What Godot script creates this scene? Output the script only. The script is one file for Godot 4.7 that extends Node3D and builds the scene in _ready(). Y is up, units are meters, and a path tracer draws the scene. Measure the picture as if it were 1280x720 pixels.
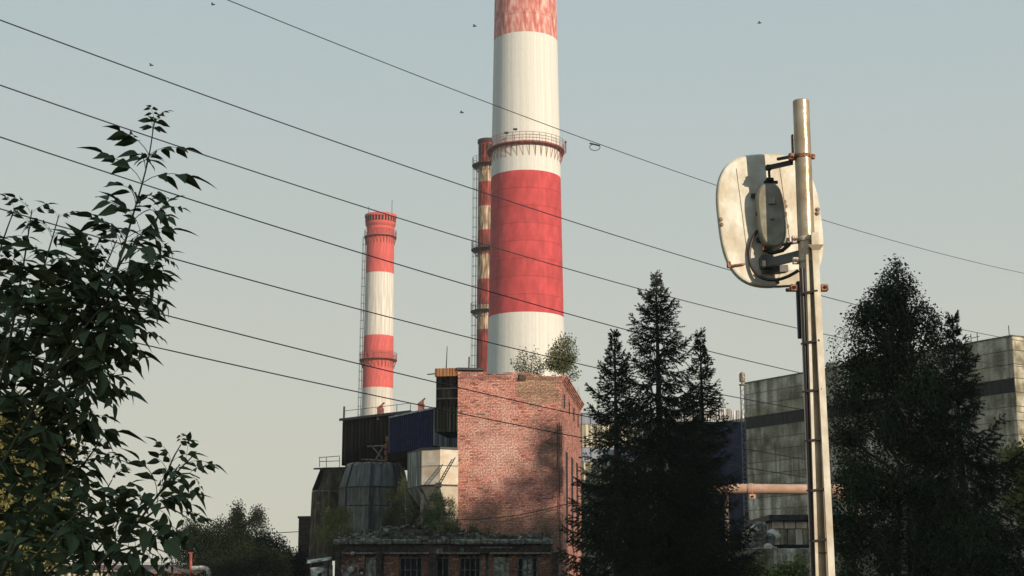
extends Node3D
# A disused boiler house with striped chimneys, seen past a street mirror, wires and dark trees in low evening sun.
# x is right, y is up, the camera looks along -z.  "d" below is a distance in metres in front of the camera.

const F := 1900.0          # focal length in units of the 1280 wide picture
var PITCH := atan(380.0 / 1900.0)
const SUN := Vector3(0.622, 0.25, 0.742)
var rng := RandomNumberGenerator.new()
var M := {}
var used := {}

# ------------------------------------------------------------------ mesh building
class MB:
	var v := PackedVector3Array()
	var n := PackedVector3Array()
	var c := PackedColorArray()
	var t := PackedVector2Array()
	var ix := PackedInt32Array()
	var col := Color(1, 1, 1)

	func quad(a: Vector3, b: Vector3, e: Vector3, d: Vector3, ua := Vector2(0, 0), ub := Vector2(1, 1)):
		var k := v.size()
		var nn := (b - a).cross(e - a)
		if nn.length_squared() < 1e-14: nn = (e - a).cross(d - a)
		nn = nn.normalized()
		v.append_array(PackedVector3Array([a, b, e, d]))
		n.append_array(PackedVector3Array([nn, nn, nn, nn]))
		c.append_array(PackedColorArray([col, col, col, col]))
		t.append_array(PackedVector2Array([ua, Vector2(ub.x, ua.y), ub, Vector2(ua.x, ub.y)]))
		ix.append_array(PackedInt32Array([k, k + 2, k + 1, k, k + 3, k + 2]))

	func tri(a: Vector3, b: Vector3, e: Vector3):
		var k := v.size()
		var nn := (b - a).cross(e - a).normalized()
		v.append_array(PackedVector3Array([a, b, e]))
		n.append_array(PackedVector3Array([nn, nn, nn]))
		c.append_array(PackedColorArray([col, col, col]))
		t.append_array(PackedVector2Array([Vector2.ZERO, Vector2(1, 0), Vector2(1, 1)]))
		ix.append_array(PackedInt32Array([k, k + 2, k + 1]))

	# a box spanned by three edge vectors from corner o (right handed x, y, z)
	func box3(o: Vector3, x: Vector3, y: Vector3, z: Vector3, back := true):
		quad(o + z, o + x + z, o + x + y + z, o + y + z)
		if back: quad(o + x, o, o + y, o + x + y)
		quad(o + x + z, o + x, o + x + y, o + x + y + z)
		quad(o, o + z, o + y + z, o + y)
		quad(o + y + z, o + x + y + z, o + x + y, o + y)
		quad(o, o + x, o + x + z, o + z)

	func box(cen: Vector3, size: Vector3, b := Basis.IDENTITY):
		var x := b.x * size.x
		var y := b.y * size.y
		var z := b.z * size.z
		box3(cen - (x + y + z) * 0.5, x, y, z)

	# a box with its edges chamfered by h
	func cbox(cen: Vector3, size: Vector3, h: float, b := Basis.IDENTITY):
		var s := size * 0.5
		var q := s - Vector3(h, h, h)
		var p := func(x, y, z): return cen + b * Vector3(x, y, z)
		for ax in 3:
			for sg in [-1.0, 1.0]:
				var f := []
				for uv in [[-1, -1], [1, -1], [1, 1], [-1, 1]]:
					var w := Vector3.ZERO
					w[ax] = sg * s[ax]
					w[(ax + 1) % 3] = uv[0] * q[(ax + 1) % 3]
					w[(ax + 2) % 3] = uv[1] * q[(ax + 2) % 3]
					f.append(p.call(w.x, w.y, w.z))
				if sg > 0: quad(f[0], f[1], f[2], f[3])
				else: quad(f[3], f[2], f[1], f[0])
		for ax in 3:
			var u := (ax + 1) % 3
			var w2 := (ax + 2) % 3
			for su in [-1.0, 1.0]:
				for sw in [-1.0, 1.0]:
					var f := []
					for e in [[-1.0, 0], [1.0, 0], [1.0, 1], [-1.0, 1]]:
						var w := Vector3.ZERO
						w[ax] = e[0] * q[ax]
						w[u] = su * (s[u] if e[1] == 0 else q[u])
						w[w2] = sw * (q[w2] if e[1] == 0 else s[w2])
						f.append(p.call(w.x, w.y, w.z))
					if su * sw > 0: quad(f[0], f[1], f[2], f[3])
					else: quad(f[3], f[2], f[1], f[0])
		for sx in [-1.0, 1.0]:
			for sy in [-1.0, 1.0]:
				for sz in [-1.0, 1.0]:
					var a = p.call(sx * s.x, sy * q.y, sz * q.z)
					var e = p.call(sx * q.x, sy * s.y, sz * q.z)
					var g = p.call(sx * q.x, sy * q.y, sz * s.z)
					if sx * sy * sz > 0: tri(a, e, g)
					else: tri(a, g, e)

	func bar(a: Vector3, b: Vector3, w: float, h: float, side := Vector3.UP):
		var z := (b - a)
		var zz := z.normalized()
		var x := side.cross(zz)
		if x.length() < 0.01: x = Vector3.RIGHT.cross(zz)
		x = x.normalized()
		var y := zz.cross(x)
		box3(a - x * w * 0.5 - y * h * 0.5, x * w, y * h, z)

	func tube(pts: Array, rad, sides := 8, caps := true):
		var k := v.size()
		var up := Vector3.UP
		var m := pts.size()
		var along := 0.0
		for i in m:
			var p: Vector3 = pts[i]
			var dir: Vector3 = (pts[min(i + 1, m - 1)] - pts[max(i - 1, 0)]).normalized()
			if abs(dir.dot(up)) > 0.95: up = Vector3.RIGHT if abs(dir.x) < 0.9 else Vector3.UP
			var x := up.cross(dir).normalized()
			var y := dir.cross(x)
			up = y
			var r: float = rad[i] if rad is Array else rad
			if i > 0: along += p.distance_to(pts[i - 1])
			for j in sides + 1:
				var a := TAU * j / sides
				var o := x * cos(a) + y * sin(a)
				v.append(p + o * r); n.append(o); c.append(col)
				t.append(Vector2(float(j) / sides, along))
		for i in m - 1:
			for j in sides:
				var q := k + i * (sides + 1) + j
				ix.append_array(PackedInt32Array([q, q + sides + 1, q + 1, q + 1, q + sides + 1, q + sides + 2]))
		if caps:
			for e in [0, m - 1]:
				var b := v.size()
				var p: Vector3 = pts[e]
				var nn: Vector3 = (pts[1] - pts[0]).normalized() * -1.0 if e == 0 else (pts[m - 1] - pts[m - 2]).normalized()
				v.append(p); n.append(nn); c.append(col); t.append(Vector2.ZERO)
				for j in sides + 1:
					v.append(v[k + e * (sides + 1) + j]); n.append(nn); c.append(col); t.append(Vector2.ZERO)
				for j in sides:
					if e == 0: ix.append_array(PackedInt32Array([b, b + 1 + j, b + 2 + j]))
					else: ix.append_array(PackedInt32Array([b, b + 2 + j, b + 1 + j]))

	# profile: Array of Vector2(radius, height) about a vertical axis through o
	func lathe(o: Vector3, prof: Array, sides := 48, a0 := 0.0, a1 := TAU):
		var k := v.size()
		var m := prof.size()
		for i in m:
			var d: Vector2 = prof[min(i + 1, m - 1)] - prof[max(i - 1, 0)]
			var nr := Vector2(d.y, -d.x).normalized()
			for j in sides + 1:
				var a := lerpf(a0, a1, float(j) / sides)
				var q := Vector3(sin(a), 0, cos(a))
				v.append(o + q * prof[i].x + Vector3.UP * prof[i].y)
				n.append((q * nr.x + Vector3.UP * nr.y).normalized())
				c.append(col)
				t.append(Vector2(a / TAU * 24.0, prof[i].y * 0.2))
		for i in m - 1:
			for j in sides:
				var q := k + i * (sides + 1) + j
				ix.append_array(PackedInt32Array([q, q + sides + 1, q + 1, q + 1, q + sides + 1, q + sides + 2]))

	func ring(o: Vector3, r: float, th: float, sides := 48, tsides := 5, a0 := 0.0, a1 := TAU):
		var pts := []
		for j in sides + 1:
			var a := lerpf(a0, a1, float(j) / sides)
			pts.append(o + Vector3(sin(a), 0, cos(a)) * r)
		tube(pts, th, tsides, false)

	# vertical prism over a plan polygon (Vector2 = x, z; counter clockwise seen from above)
	func prism(poly: Array, y0: float, y1: float, caps := true):
		var m := poly.size()
		for i in m:
			var a: Vector2 = poly[i]
			var b: Vector2 = poly[(i + 1) % m]
			quad(Vector3(a.x, y0, a.y), Vector3(b.x, y0, b.y), Vector3(b.x, y1, b.y), Vector3(a.x, y1, a.y))
		if caps:
			for i in range(1, m - 1):
				tri(Vector3(poly[0].x, y1, poly[0].y), Vector3(poly[i].x, y1, poly[i].y), Vector3(poly[i + 1].x, y1, poly[i + 1].y))
				tri(Vector3(poly[0].x, y0, poly[0].y), Vector3(poly[i + 1].x, y0, poly[i + 1].y), Vector3(poly[i].x, y0, poly[i].y))

	# corrugated sheet from a to b (along the ground), between heights, ribs standing out along nrm
	func corr(a: Vector3, b: Vector3, y0: float, y1: float, pitch: float, deep: float, nrm: Vector3, y0b := -1e9, y1b := -1e9):
		var L := a.distance_to(b)
		var k := int(max(2, round(L / pitch)))
		if y0b < -1e8: y0b = y0
		if y1b < -1e8: y1b = y1
		var prev := Vector2(0, 0)
		for i in k:
			for st in [[0.0, 0.0], [0.3, 0.0], [0.45, 1.0], [0.85, 1.0], [1.0, 0.0]]:
				var cur := Vector2((i + st[0]) / k, st[1] * deep)
				if cur.x > prev.x + 1e-6:
					var p := a.lerp(b, prev.x) + nrm * prev.y
					var q := a.lerp(b, cur.x) + nrm * cur.y
					quad(Vector3(p.x, lerpf(y0, y0b, prev.x), p.z), Vector3(q.x, lerpf(y0, y0b, cur.x), q.z), Vector3(q.x, lerpf(y1, y1b, cur.x), q.z), Vector3(p.x, lerpf(y1, y1b, prev.x), p.z))
				prev = cur

	func mesh() -> ArrayMesh:
		var arr := []
		arr.resize(Mesh.ARRAY_MAX)
		arr[Mesh.ARRAY_VERTEX] = v
		arr[Mesh.ARRAY_NORMAL] = n
		arr[Mesh.ARRAY_COLOR] = c
		arr[Mesh.ARRAY_TEX_UV] = t
		arr[Mesh.ARRAY_INDEX] = ix
		var am := ArrayMesh.new()
		am.add_surface_from_arrays(Mesh.PRIMITIVE_TRIANGLES, arr)
		return am

# ------------------------------------------------------------------ naming and placing
func numbered(called: String, parent: Node) -> String:
	var key := "%d/%s" % [parent.get_instance_id(), called]
	var k: int = used.get(key, 0)
	used[key] = k + 1
	return called if k == 0 else "%s_%03d" % [called, k]

func part(called: String, mb, m: Material, parent: Node, kind := "") -> MeshInstance3D:
	var o := MeshInstance3D.new()
	o.name = numbered(called, parent)
	o.mesh = mb.mesh() if mb is MB else mb
	o.material_override = m
	o.cast_shadow = GeometryInstance3D.SHADOW_CASTING_SETTING_ON
	if kind: o.set_meta("kind", kind)
	parent.add_child(o, true)
	return o

func thing(called: String, label: String, category: String, at_p := Vector3.ZERO, group := "") -> Node3D:
	var o := Node3D.new()
	o.name = numbered(called, self)
	add_child(o, true)
	o.position = at_p
	tag(o, label, category, group)
	return o

func tag(o: Node, label: String, category: String, group := ""):
	o.set_meta("label", label)
	o.set_meta("category", category)
	if group: o.set_meta("group", group)

func structure(called: String, mb, m: Material) -> MeshInstance3D:
	var o := part(called, mb, m, self, "structure")
	return o

# the point d metres in front of the camera that is seen at a place of the 1280 x 720 photograph
func at(px: float, py: float, d: float) -> Vector3:
	var x := (px - 640.0) / F
	var y := (360.0 - py) / F
	var r := Vector3(x, y * cos(PITCH) + sin(PITCH), -(cos(PITCH) - y * sin(PITCH)))
	return r * (d / -r.z) + Vector3(0, 1.7, 0)

func wide(px: float, p: Vector3) -> float:   # metres that px pixels cover at p
	var q := p - Vector3(0, 1.7, 0)
	return px / F * (q.y * sin(PITCH) - q.z * cos(PITCH))

# ------------------------------------------------------------------ textures and materials
func pattern(sd: int, freq: float, w: int, h: int, lo: Color, hi: Color, contrast := 1.0, octaves := 5, fine := 0.0) -> ImageTexture:
	var fn := FastNoiseLite.new()
	fn.seed = sd
	fn.frequency = freq
	fn.fractal_octaves = octaves
	fn.noise_type = FastNoiseLite.TYPE_SIMPLEX_SMOOTH
	var im := fn.get_seamless_image(w, h)
	im.convert(Image.FORMAT_L8)
	if w != 512 or h != 512: im.resize(512, 512, Image.INTERPOLATE_CUBIC)
	var a := im.get_data()
	var out := PackedByteArray()
	out.resize(512 * 512 * 3)
	var r2 := RandomNumberGenerator.new()
	r2.seed = sd
	for i in 512 * 512:
		var q := clampf((a[i] / 255.0 - 0.5) * contrast + 0.5 + (r2.randf() - 0.5) * fine, 0, 1)
		out[i * 3] = int(lerpf(lo.r8, hi.r8, q))
		out[i * 3 + 1] = int(lerpf(lo.g8, hi.g8, q))
		out[i * 3 + 2] = int(lerpf(lo.b8, hi.b8, q))
	var res := Image.create_from_data(512, 512, false, Image.FORMAT_RGB8, out)
	res.generate_mipmaps()
	return ImageTexture.create_from_image(res)

func relief(sd: int, freq: float, w: int, h: int, bump: float) -> ImageTexture:
	var fn := FastNoiseLite.new()
	fn.seed = sd
	fn.frequency = freq
	fn.fractal_octaves = 5
	var im := fn.get_seamless_image(w, h)
	im.convert(Image.FORMAT_RGBA8)
	if w != 512 or h != 512: im.resize(512, 512, Image.INTERPOLATE_CUBIC)
	im.bump_map_to_normal_map(bump)
	return ImageTexture.create_from_image(im)

# rgb: real-world base colour (linear)
func mat(called: String, r: float, g: float, b: float, rough := 0.85, tex: Texture2D = null, scale := Vector3.ONE * 0.3, detail: Texture2D = null, norm: Texture2D = null, metal := 0.0, uv := false) -> StandardMaterial3D:
	var m := StandardMaterial3D.new()
	m.albedo_color = Color(r, g, b).linear_to_srgb()
	m.roughness = rough
	m.metallic = metal
	m.vertex_color_use_as_albedo = true
	if tex:
		m.albedo_texture = tex
		m.uv1_scale = scale
		if not uv:
			m.uv1_triplanar = true
			m.uv1_world_triplanar = true
	if detail:
		m.detail_enabled = true
		m.detail_albedo = detail
		m.detail_blend_mode = BaseMaterial3D.BLEND_MODE_MUL
		m.detail_uv_layer = BaseMaterial3D.DETAIL_UV_1
	if norm:
		m.normal_enabled = true
		m.normal_texture = norm
		m.normal_scale = 1.0
	if called.begins_with("chimney") or called.begins_with("far_"): m.normal_scale = 0.22
	M[called] = m
	return m

func materials():
	var W := Color(1, 1, 1)
	var grime := pattern(3, 0.012, 512, 512, Color(0.55, 0.53, 0.48), W, 2.2, 6, 0.06)
	var blotch := pattern(9, 0.02, 512, 512, Color(0.72, 0.70, 0.66), W, 2.6, 6, 0.05)
	var streak := pattern(5, 0.03, 512, 24, Color(0.42, 0.40, 0.36), W, 2.6, 5, 0.05)
	var soft_streak := pattern(6, 0.018, 512, 20, Color(0.95, 0.942, 0.925), W, 1.6, 4, 0.03)
	var mottle := pattern(41, 0.008, 512, 512, Color(0.86, 0.82, 0.76), W, 1.8, 6, 0.04)
	var scuff := pattern(42, 0.016, 512, 512, Color(0.90, 0.84, 0.77), W, 2.0, 6, 0.04)
	var slab_streak := pattern(43, 0.02, 512, 64, Color(0.62, 0.60, 0.55), W, 1.9, 6, 0.06)
	var weather := pattern(44, 0.008, 400, 512, Color(0.62, 0.60, 0.55), W, 1.9, 6, 0.06)
	var dark_streak := pattern(7, 0.03, 512, 30, Color(0.20, 0.18, 0.16), W, 3.2, 5, 0.06)
	var rusty := pattern(8, 0.02, 512, 512, Color(0.55, 0.32, 0.18), Color(1, 0.97, 0.93), 3.0, 6, 0.05)
	var rust_streak := pattern(15, 0.03, 512, 28, Color(0.74, 0.55, 0.43), Color(1, 0.98, 0.95), 2.4, 5, 0.04)
	var fade := pattern(11, 0.006, 512, 512, Color(0.88, 0.84, 0.84), Color(1, 1, 1), 1.8, 7, 0.05)
	var peel := pattern(12, 0.006, 512, 512, Color(0.80, 0.47, 0.45), Color(0.95, 0.80, 0.77), 2.0, 7, 0.05)
	var board := pattern(16, 0.03, 24, 512, Color(0.62, 0.58, 0.52), W, 2.4, 5, 0.08)
	var rough_n := relief(21, 0.05, 512, 512, 5.0)
	var metal_n := relief(22, 0.01, 512, 512, 3.0)
	var bark_n := relief(23, 0.05, 512, 60, 8.0)
	M.rough_n = rough_n
	# chimneys (texture laid round the shaft)
	mat("chimney_white", 0.61, 0.595, 0.56, 0.85, soft_streak, Vector3(0.30, 0.12, 1), null, rough_n, 0.0, true)
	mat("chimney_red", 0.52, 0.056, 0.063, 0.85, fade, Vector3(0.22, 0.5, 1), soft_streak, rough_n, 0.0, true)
	mat("chimney_peeling", 0.80, 0.70, 0.66, 0.85, peel, Vector3(0.35, 0.5, 1), fade, rough_n, 0.0, true)
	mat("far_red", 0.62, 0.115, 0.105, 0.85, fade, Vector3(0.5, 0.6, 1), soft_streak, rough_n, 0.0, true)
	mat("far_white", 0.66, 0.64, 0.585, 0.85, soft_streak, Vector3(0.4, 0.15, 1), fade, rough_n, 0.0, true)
	mat("flue_red", 0.44, 0.065, 0.06, 0.75, rust_streak, Vector3(0.2, 0.3, 1), grime, metal_n, 0.0, true)
	mat("flue_cream", 0.70, 0.64, 0.54, 0.75, rust_streak, Vector3(0.2, 0.3, 1), grime, metal_n, 0.0, true)
	mat("red_steel", 0.42, 0.09, 0.075, 0.6, grime, Vector3.ONE * 0.4)
	mat("dark_steel", 0.028, 0.027, 0.027, 0.6, grime, Vector3.ONE * 0.4)
	mat("grey_steel", 0.14, 0.145, 0.15, 0.55, grime, Vector3.ONE * 0.4)
	# brick
	mat("brick", 1, 1, 1, 0.9, blotch, Vector3.ONE * 0.9, null, rough_n)
	mat("mortar", 0.30, 0.22, 0.185, 0.95, grime, Vector3.ONE * 0.5, null, rough_n)
	mat("concrete", 0.68, 0.615, 0.50, 0.92, slab_streak, Vector3(0.16, 0.10, 0.16), weather, rough_n)
	mat("concrete_dark", 0.46, 0.435, 0.37, 0.92, slab_streak, Vector3(0.13, 0.08, 0.13), weather, rough_n)
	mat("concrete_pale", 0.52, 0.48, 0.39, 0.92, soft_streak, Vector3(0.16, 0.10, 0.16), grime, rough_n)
	mat("concrete_joint", 0.06, 0.056, 0.05, 0.95)
	mat("glazing", 0.018, 0.019, 0.02, 0.5, dark_streak, Vector3(0.3, 0.2, 0.3)).metallic_specular = 0.25
	mat("slab", 0.24, 0.235, 0.20, 0.95, grime, Vector3.ONE * 0.7, null, rough_n)
	# cladding
	mat("silo_grey", 0.23, 0.245, 0.235, 0.6, slab_streak, Vector3(0.5, 0.10, 0.5), blotch, metal_n)
	mat("silo_olive", 0.19, 0.178, 0.115, 0.75, slab_streak, Vector3(0.4, 0.10, 0.4), rusty, metal_n)
	mat("silo_cream", 0.60, 0.545, 0.47, 0.7, scuff, Vector3(0.22, 0.16, 0.22), soft_streak, metal_n)
	mat("silo_pale", 0.56, 0.56, 0.53, 0.7, streak, Vector3(0.3, 0.06, 0.3), blotch, metal_n)
	mat("black_clad", 0.014, 0.013, 0.013, 0.9, streak, Vector3(0.5, 0.06, 0.5)).metallic_specular = 0.1
	mat("green_black", 0.03, 0.033, 0.028, 0.9, streak, Vector3(0.5, 0.1, 0.5)).metallic_specular = 0.1
	mat("navy", 0.023, 0.029, 0.098, 0.8, blotch, Vector3.ONE * 0.25).metallic_specular = 0.2
	mat("hall_blue", 0.020, 0.026, 0.080, 0.9, soft_streak, Vector3(0.2, 0.1, 0.2)).metallic_specular = 0.1
	mat("hall_grey", 0.22, 0.24, 0.29, 0.6, soft_streak, Vector3(0.2, 0.1, 0.2))
	mat("hall_cream", 0.55, 0.50, 0.38, 0.7, streak, Vector3(0.2, 0.1, 0.2))
	mat("grey_white", 0.70, 0.69, 0.72, 0.6, streak, Vector3(0.4, 0.08, 0.4))
	mat("ochre", 0.36, 0.20, 0.10, 0.8, rust_streak, Vector3(0.7, 0.3, 0.7))
	mat("dark_brown", 0.045, 0.032, 0.026, 0.8, rusty, Vector3.ONE * 0.4)
	mat("roof_red", 0.30, 0.11, 0.09, 0.8, grime, Vector3.ONE * 0.3)
	mat("tin", 0.30, 0.29, 0.27, 0.5, rusty, Vector3.ONE * 0.5)
	mat("white_tin", 0.62, 0.62, 0.60, 0.6, grime, Vector3.ONE * 0.5)
	mat("pale_panel", 0.40, 0.41, 0.35, 0.7, grime, Vector3.ONE * 0.5)
	mat("beam_paint", 0.68, 0.44, 0.34, 0.6, mottle, Vector3.ONE * 0.3, soft_streak)
	mat("cable", 0.02, 0.02, 0.021, 0.6)
	# mirror post
	mat("post_paint", 0.46, 0.385, 0.295, 0.34, mottle, Vector3.ONE * 0.8, soft_streak, metal_n, 0.35)
	mat("bar_paint", 0.66, 0.605, 0.52, 0.5, mottle, Vector3.ONE * 0.5, soft_streak, metal_n)
	mat("shell_paint", 0.70, 0.67, 0.60, 0.5, mottle, Vector3.ONE * 0.9, soft_streak, metal_n)
	mat("case_paint", 0.30, 0.29, 0.245, 0.5, mottle, Vector3.ONE * 1.5, soft_streak, metal_n)
	mat("clamp_rust", 0.36, 0.20, 0.12, 0.7, rusty, Vector3.ONE * 3.0)
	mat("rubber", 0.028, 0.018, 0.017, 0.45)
	mat("hole", 0.006, 0.006, 0.006, 0.9)
	mat("bolt", 0.22, 0.16, 0.11, 0.5, rusty, Vector3.ONE * 5.0)
	mat("mirror", 0.85, 0.87, 0.87, 0.06, null, Vector3.ONE, null, null, 1.0)
	# growth
	for q in [["spruce", 0.036, 0.048, 0.030], ["maple", 0.075, 0.098, 0.048], ["leaf", 1.0, 1.0, 1.0]]:
		var m := mat(q[0], q[1], q[2], q[3], 0.9)
		m.metallic_specular = 0.15 if q[0] != "maple" else 0.3
		m.backlight = Color(0.10, 0.13, 0.04)
		m.cull_mode = BaseMaterial3D.CULL_DISABLED
	mat("bark", 0.075, 0.06, 0.045, 0.95, grime, Vector3.ONE * 2.0, null, bark_n)
	mat("green_twig", 0.075, 0.075, 0.04, 0.8)
	mat("birch_bark", 0.40, 0.385, 0.345, 0.8, pattern(31, 0.04, 60, 512, Color(0.12, 0.11, 0.10), W, 4.0, 4, 0.05), Vector3.ONE * 1.2)
	mat("soil", 0.085, 0.07, 0.045, 1.0, grime, Vector3.ONE * 0.6, null, rough_n)
	mat("ground", 0.07, 0.085, 0.04, 1.0, grime, Vector3.ONE * 0.2, blotch, rough_n)
	mat("bird", 0.02, 0.02, 0.02, 0.8)

# ------------------------------------------------------------------ growth
func leaf_cluster(sd: int, count: int, spread: float, size: float, slim := 0.5, hang := 0.3) -> ArrayMesh:
	var r := RandomNumberGenerator.new()
	r.seed = sd
	var mb := MB.new()
	for i in count:
		var p := Vector3(r.randfn(), r.randfn(), r.randfn()) * spread * 0.5
		var dir := Vector3(r.randf_range(-1, 1), r.randf_range(-1, 0.6) - hang, r.randf_range(-1, 1)).normalized()
		var side := dir.cross(Vector3(r.randfn(), r.randfn(), r.randfn())).normalized()
		var up := side.cross(dir) * 0.12
		var L := size * r.randf_range(0.7, 1.25)
		var w := side * L * slim * 0.5
		mb.col = Color(1, 1, 1) * r.randf_range(0.85, 1.15)
		var mid := p + dir * L * 0.45 + up * L
		mb.tri(p, mid + w, p + dir * L)
		mb.tri(p, p + dir * L, mid - w)
	return mb.mesh()

func swarm(called: String, parent: Node, mesh: Mesh, m: Material, xf: Array, cols: Array) -> MultiMeshInstance3D:
	var mm := MultiMesh.new()
	mm.transform_format = MultiMesh.TRANSFORM_3D
	mm.use_colors = true
	mm.mesh = mesh
	mm.instance_count = xf.size()
	for i in xf.size():
		mm.set_instance_transform(i, xf[i])
		mm.set_instance_color(i, cols[i])
	var o := MultiMeshInstance3D.new()
	o.name = numbered(called, parent)
	o.multimesh = mm
	o.material_override = m
	o.set_meta("kind", "stuff")
	parent.add_child(o, true)
	return o

func rand_basis(r: RandomNumberGenerator, s: float) -> Basis:
	return Basis.from_euler(Vector3(r.randf_range(-0.5, 0.5), r.randf() * TAU, r.randf_range(-0.5, 0.5))).scaled(Vector3.ONE * s)

# lobes: [centre, radii] in the tree's own space
func foliage(parent: Node, lobes: Array, count: int, mesh: Mesh, sd: int, lo: Color, hi: Color, size := 1.0, gap := -0.18):
	var r := RandomNumberGenerator.new()
	r.seed = sd
	var fn := FastNoiseLite.new()
	fn.seed = sd
	fn.frequency = 0.5
	var vol := 0.0
	for l in lobes: vol += pow(l[1].x * l[1].y * l[1].z, 0.67)
	var xf := []
	var cols := []
	for l in lobes:
		var k := int(count * pow(l[1].x * l[1].y * l[1].z, 0.67) / vol)
		for i in k:
			var u := Vector3(r.randfn(), r.randfn(), r.randfn()).normalized()
			var q: Vector3 = l[0] + u * l[1] * (pow(r.randf(), 0.42) * (1.0 + r.randfn() * 0.09))
			if fn.get_noise_3dv(q * 2.0) < gap and r.randf() < 0.85: continue
			xf.append(Transform3D(rand_basis(r, size * r.randf_range(0.7, 1.25)), q))
			var w := clampf(0.5 + fn.get_noise_3dv(q * 1.3 + Vector3(50, 0, 0)) + r.randfn() * 0.22, 0, 1)
			cols.append(lo.lerp(hi, w))
	swarm("crown", parent, mesh, M.leaf, xf, cols)

func limb(mb: MB, a: Vector3, b: Vector3, r0: float, r1: float, bend: float, r: RandomNumberGenerator, n := 6):
	var pts := []
	var rad := []
	var off := Vector3(r.randfn(), r.randfn() * 0.4, r.randfn()) * bend
	var off2 := Vector3(r.randfn(), r.randfn() * 0.4, r.randfn()) * bend * 0.5
	for i in n + 1:
		var s := float(i) / n
		pts.append(a.lerp(b, s) + off * sin(s * PI) + off2 * sin(s * TAU))
		rad.append(lerpf(r0, r1, s))
	mb.tube(pts, rad, 7)
	return pts

func tree(called: String, label: String, category: String, base: Vector3, lobes: Array, count: int, mesh: Mesh, sd: int, lo: Color, hi: Color, trunk_r: float, group := "", size := 1.0, bark := "bark", gap := -0.18) -> Node3D:
	var o := thing(called, label, category, base, group)
	var r := RandomNumberGenerator.new()
	r.seed = sd + 77
	var top := Vector3.ZERO
	for l in lobes:
		if l[0].y > top.y: top = l[0]
	var tk := MB.new()
	var spine = limb(tk, Vector3(0, -0.1, 0), top, trunk_r, trunk_r * 0.2, top.y * 0.015, r, 8)
	part("trunk", tk, M[bark], o)
	var lm := MB.new()
	for l in lobes:
		var q: int = clampi(int(8.0 * (l[0].y - l[1].y * 0.6) / max(top.y, 0.1)), 1, 7)
		var ends = limb(lm, spine[q], l[0] + Vector3(0, l[1].y * 0.3, 0), trunk_r * 0.45, trunk_r * 0.1, 0.12 * l[1].x, r)
		for k in 4:
			var u := Vector3(r.randfn(), r.randf_range(-0.2, 1.0), r.randfn()).normalized()
			limb(lm, ends[2 + k % 4], l[0] + u * l[1] * 0.85, trunk_r * 0.16, trunk_r * 0.04, 0.1 * l[1].x, r, 4)
	part("limbs", lm, M[bark if called != "birch_tree" else "bark"], o)
	foliage(o, lobes, count, mesh, sd, lo, hi, size, gap)
	return o

# ------------------------------------------------------------------ chimneys
func interp(tab: Array, h: float) -> float:
	var i := 0
	while i < tab.size() - 2 and h > tab[i + 1].x: i += 1
	var a: Vector2 = tab[i]
	var b: Vector2 = tab[i + 1]
	return a.y + (b.y - a.y) * (h - a.x) / (b.x - a.x)

func shaft_band(o: Node3D, called: String, m: Material, tab: Array, h0: float, h1: float, lift: float, sectors: int, vary: float, sd: int, joint := 0.0):
	var r := RandomNumberGenerator.new()
	r.seed = sd
	var mb := MB.new()
	var k := int(max(1, round((h1 - h0) / lift)))
	var tone := 1.0
	for i in k:
		var a := lerpf(h0, h1, float(i) / k)
		var b := lerpf(h0, h1, float(i + 1) / k)
		tone = lerpf(tone, 1.0 + r.randfn() * vary, 0.8)
		var e := 0.02
		for s in sectors:
			mb.col = Color(1, 1, 1) * clampf(tone + r.randfn() * vary * 0.35, 0.6, 1.25)
			mb.col.a = 1
			mb.lathe(Vector3.ZERO, [Vector2(interp(tab, a), a), Vector2(interp(tab, b - e), b)], 4, TAU * s / sectors, TAU * (s + 1) / sectors)
		if joint > 0 and i > 0:
			mb.col = Color(0.72, 0.68, 0.66)
			var q := interp(tab, a) + 0.012
			mb.lathe(Vector3.ZERO, [Vector2(q - 0.02, a - joint), Vector2(q, a - joint * 0.6), Vector2(q, a + joint * 0.6), Vector2(q - 0.02, a + joint)], sectors * 4)
	part(called, mb, m, o)

func platform(o: Node3D, h: float, r_in: float, r_out: float, posts: int, deck_m: Material, rail_m: Material, rail_h := 1.15, thick := 0.16, bar_w := 0.035, brace := 1.2):
	var d := MB.new()
	d.lathe(Vector3.ZERO, [Vector2(r_in - 0.02, h), Vector2(r_out, h), Vector2(r_out, h + thick), Vector2(r_in - 0.02, h + thick)], 64)
	var deck := part("platform", d, deck_m, o)
	var rl := MB.new()
	for k in 3: rl.ring(Vector3(0, h + thick + rail_h * (k + 1) / 3.0, 0), r_out - 0.05, bar_w if k == 2 else bar_w * 0.7, 64, 4)
	for k in posts:
		var a := TAU * k / posts
		var p := Vector3(sin(a), 0, cos(a)) * (r_out - 0.05)
		rl.tube([p + Vector3(0, h, 0), p + Vector3(0, h + thick + rail_h, 0)], bar_w, 4, false)
	part("railing", rl, rail_m, deck)
	var bk := MB.new()
	for k in posts:
		var a := TAU * (k + 0.5) / posts
		var q := Vector3(sin(a), 0, cos(a))
		bk.tube([q * (r_out - 0.1) + Vector3(0, h, 0), q * r_in + Vector3(0, h - brace, 0)], bar_w * 1.2, 4, false)
		bk.tube([q * r_in + Vector3(0, h - brace, 0), q * (r_in + 0.03) + Vector3(0, h, 0)], bar_w * 1.2, 4, false)
	part("bracket", bk, rail_m, deck)

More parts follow.
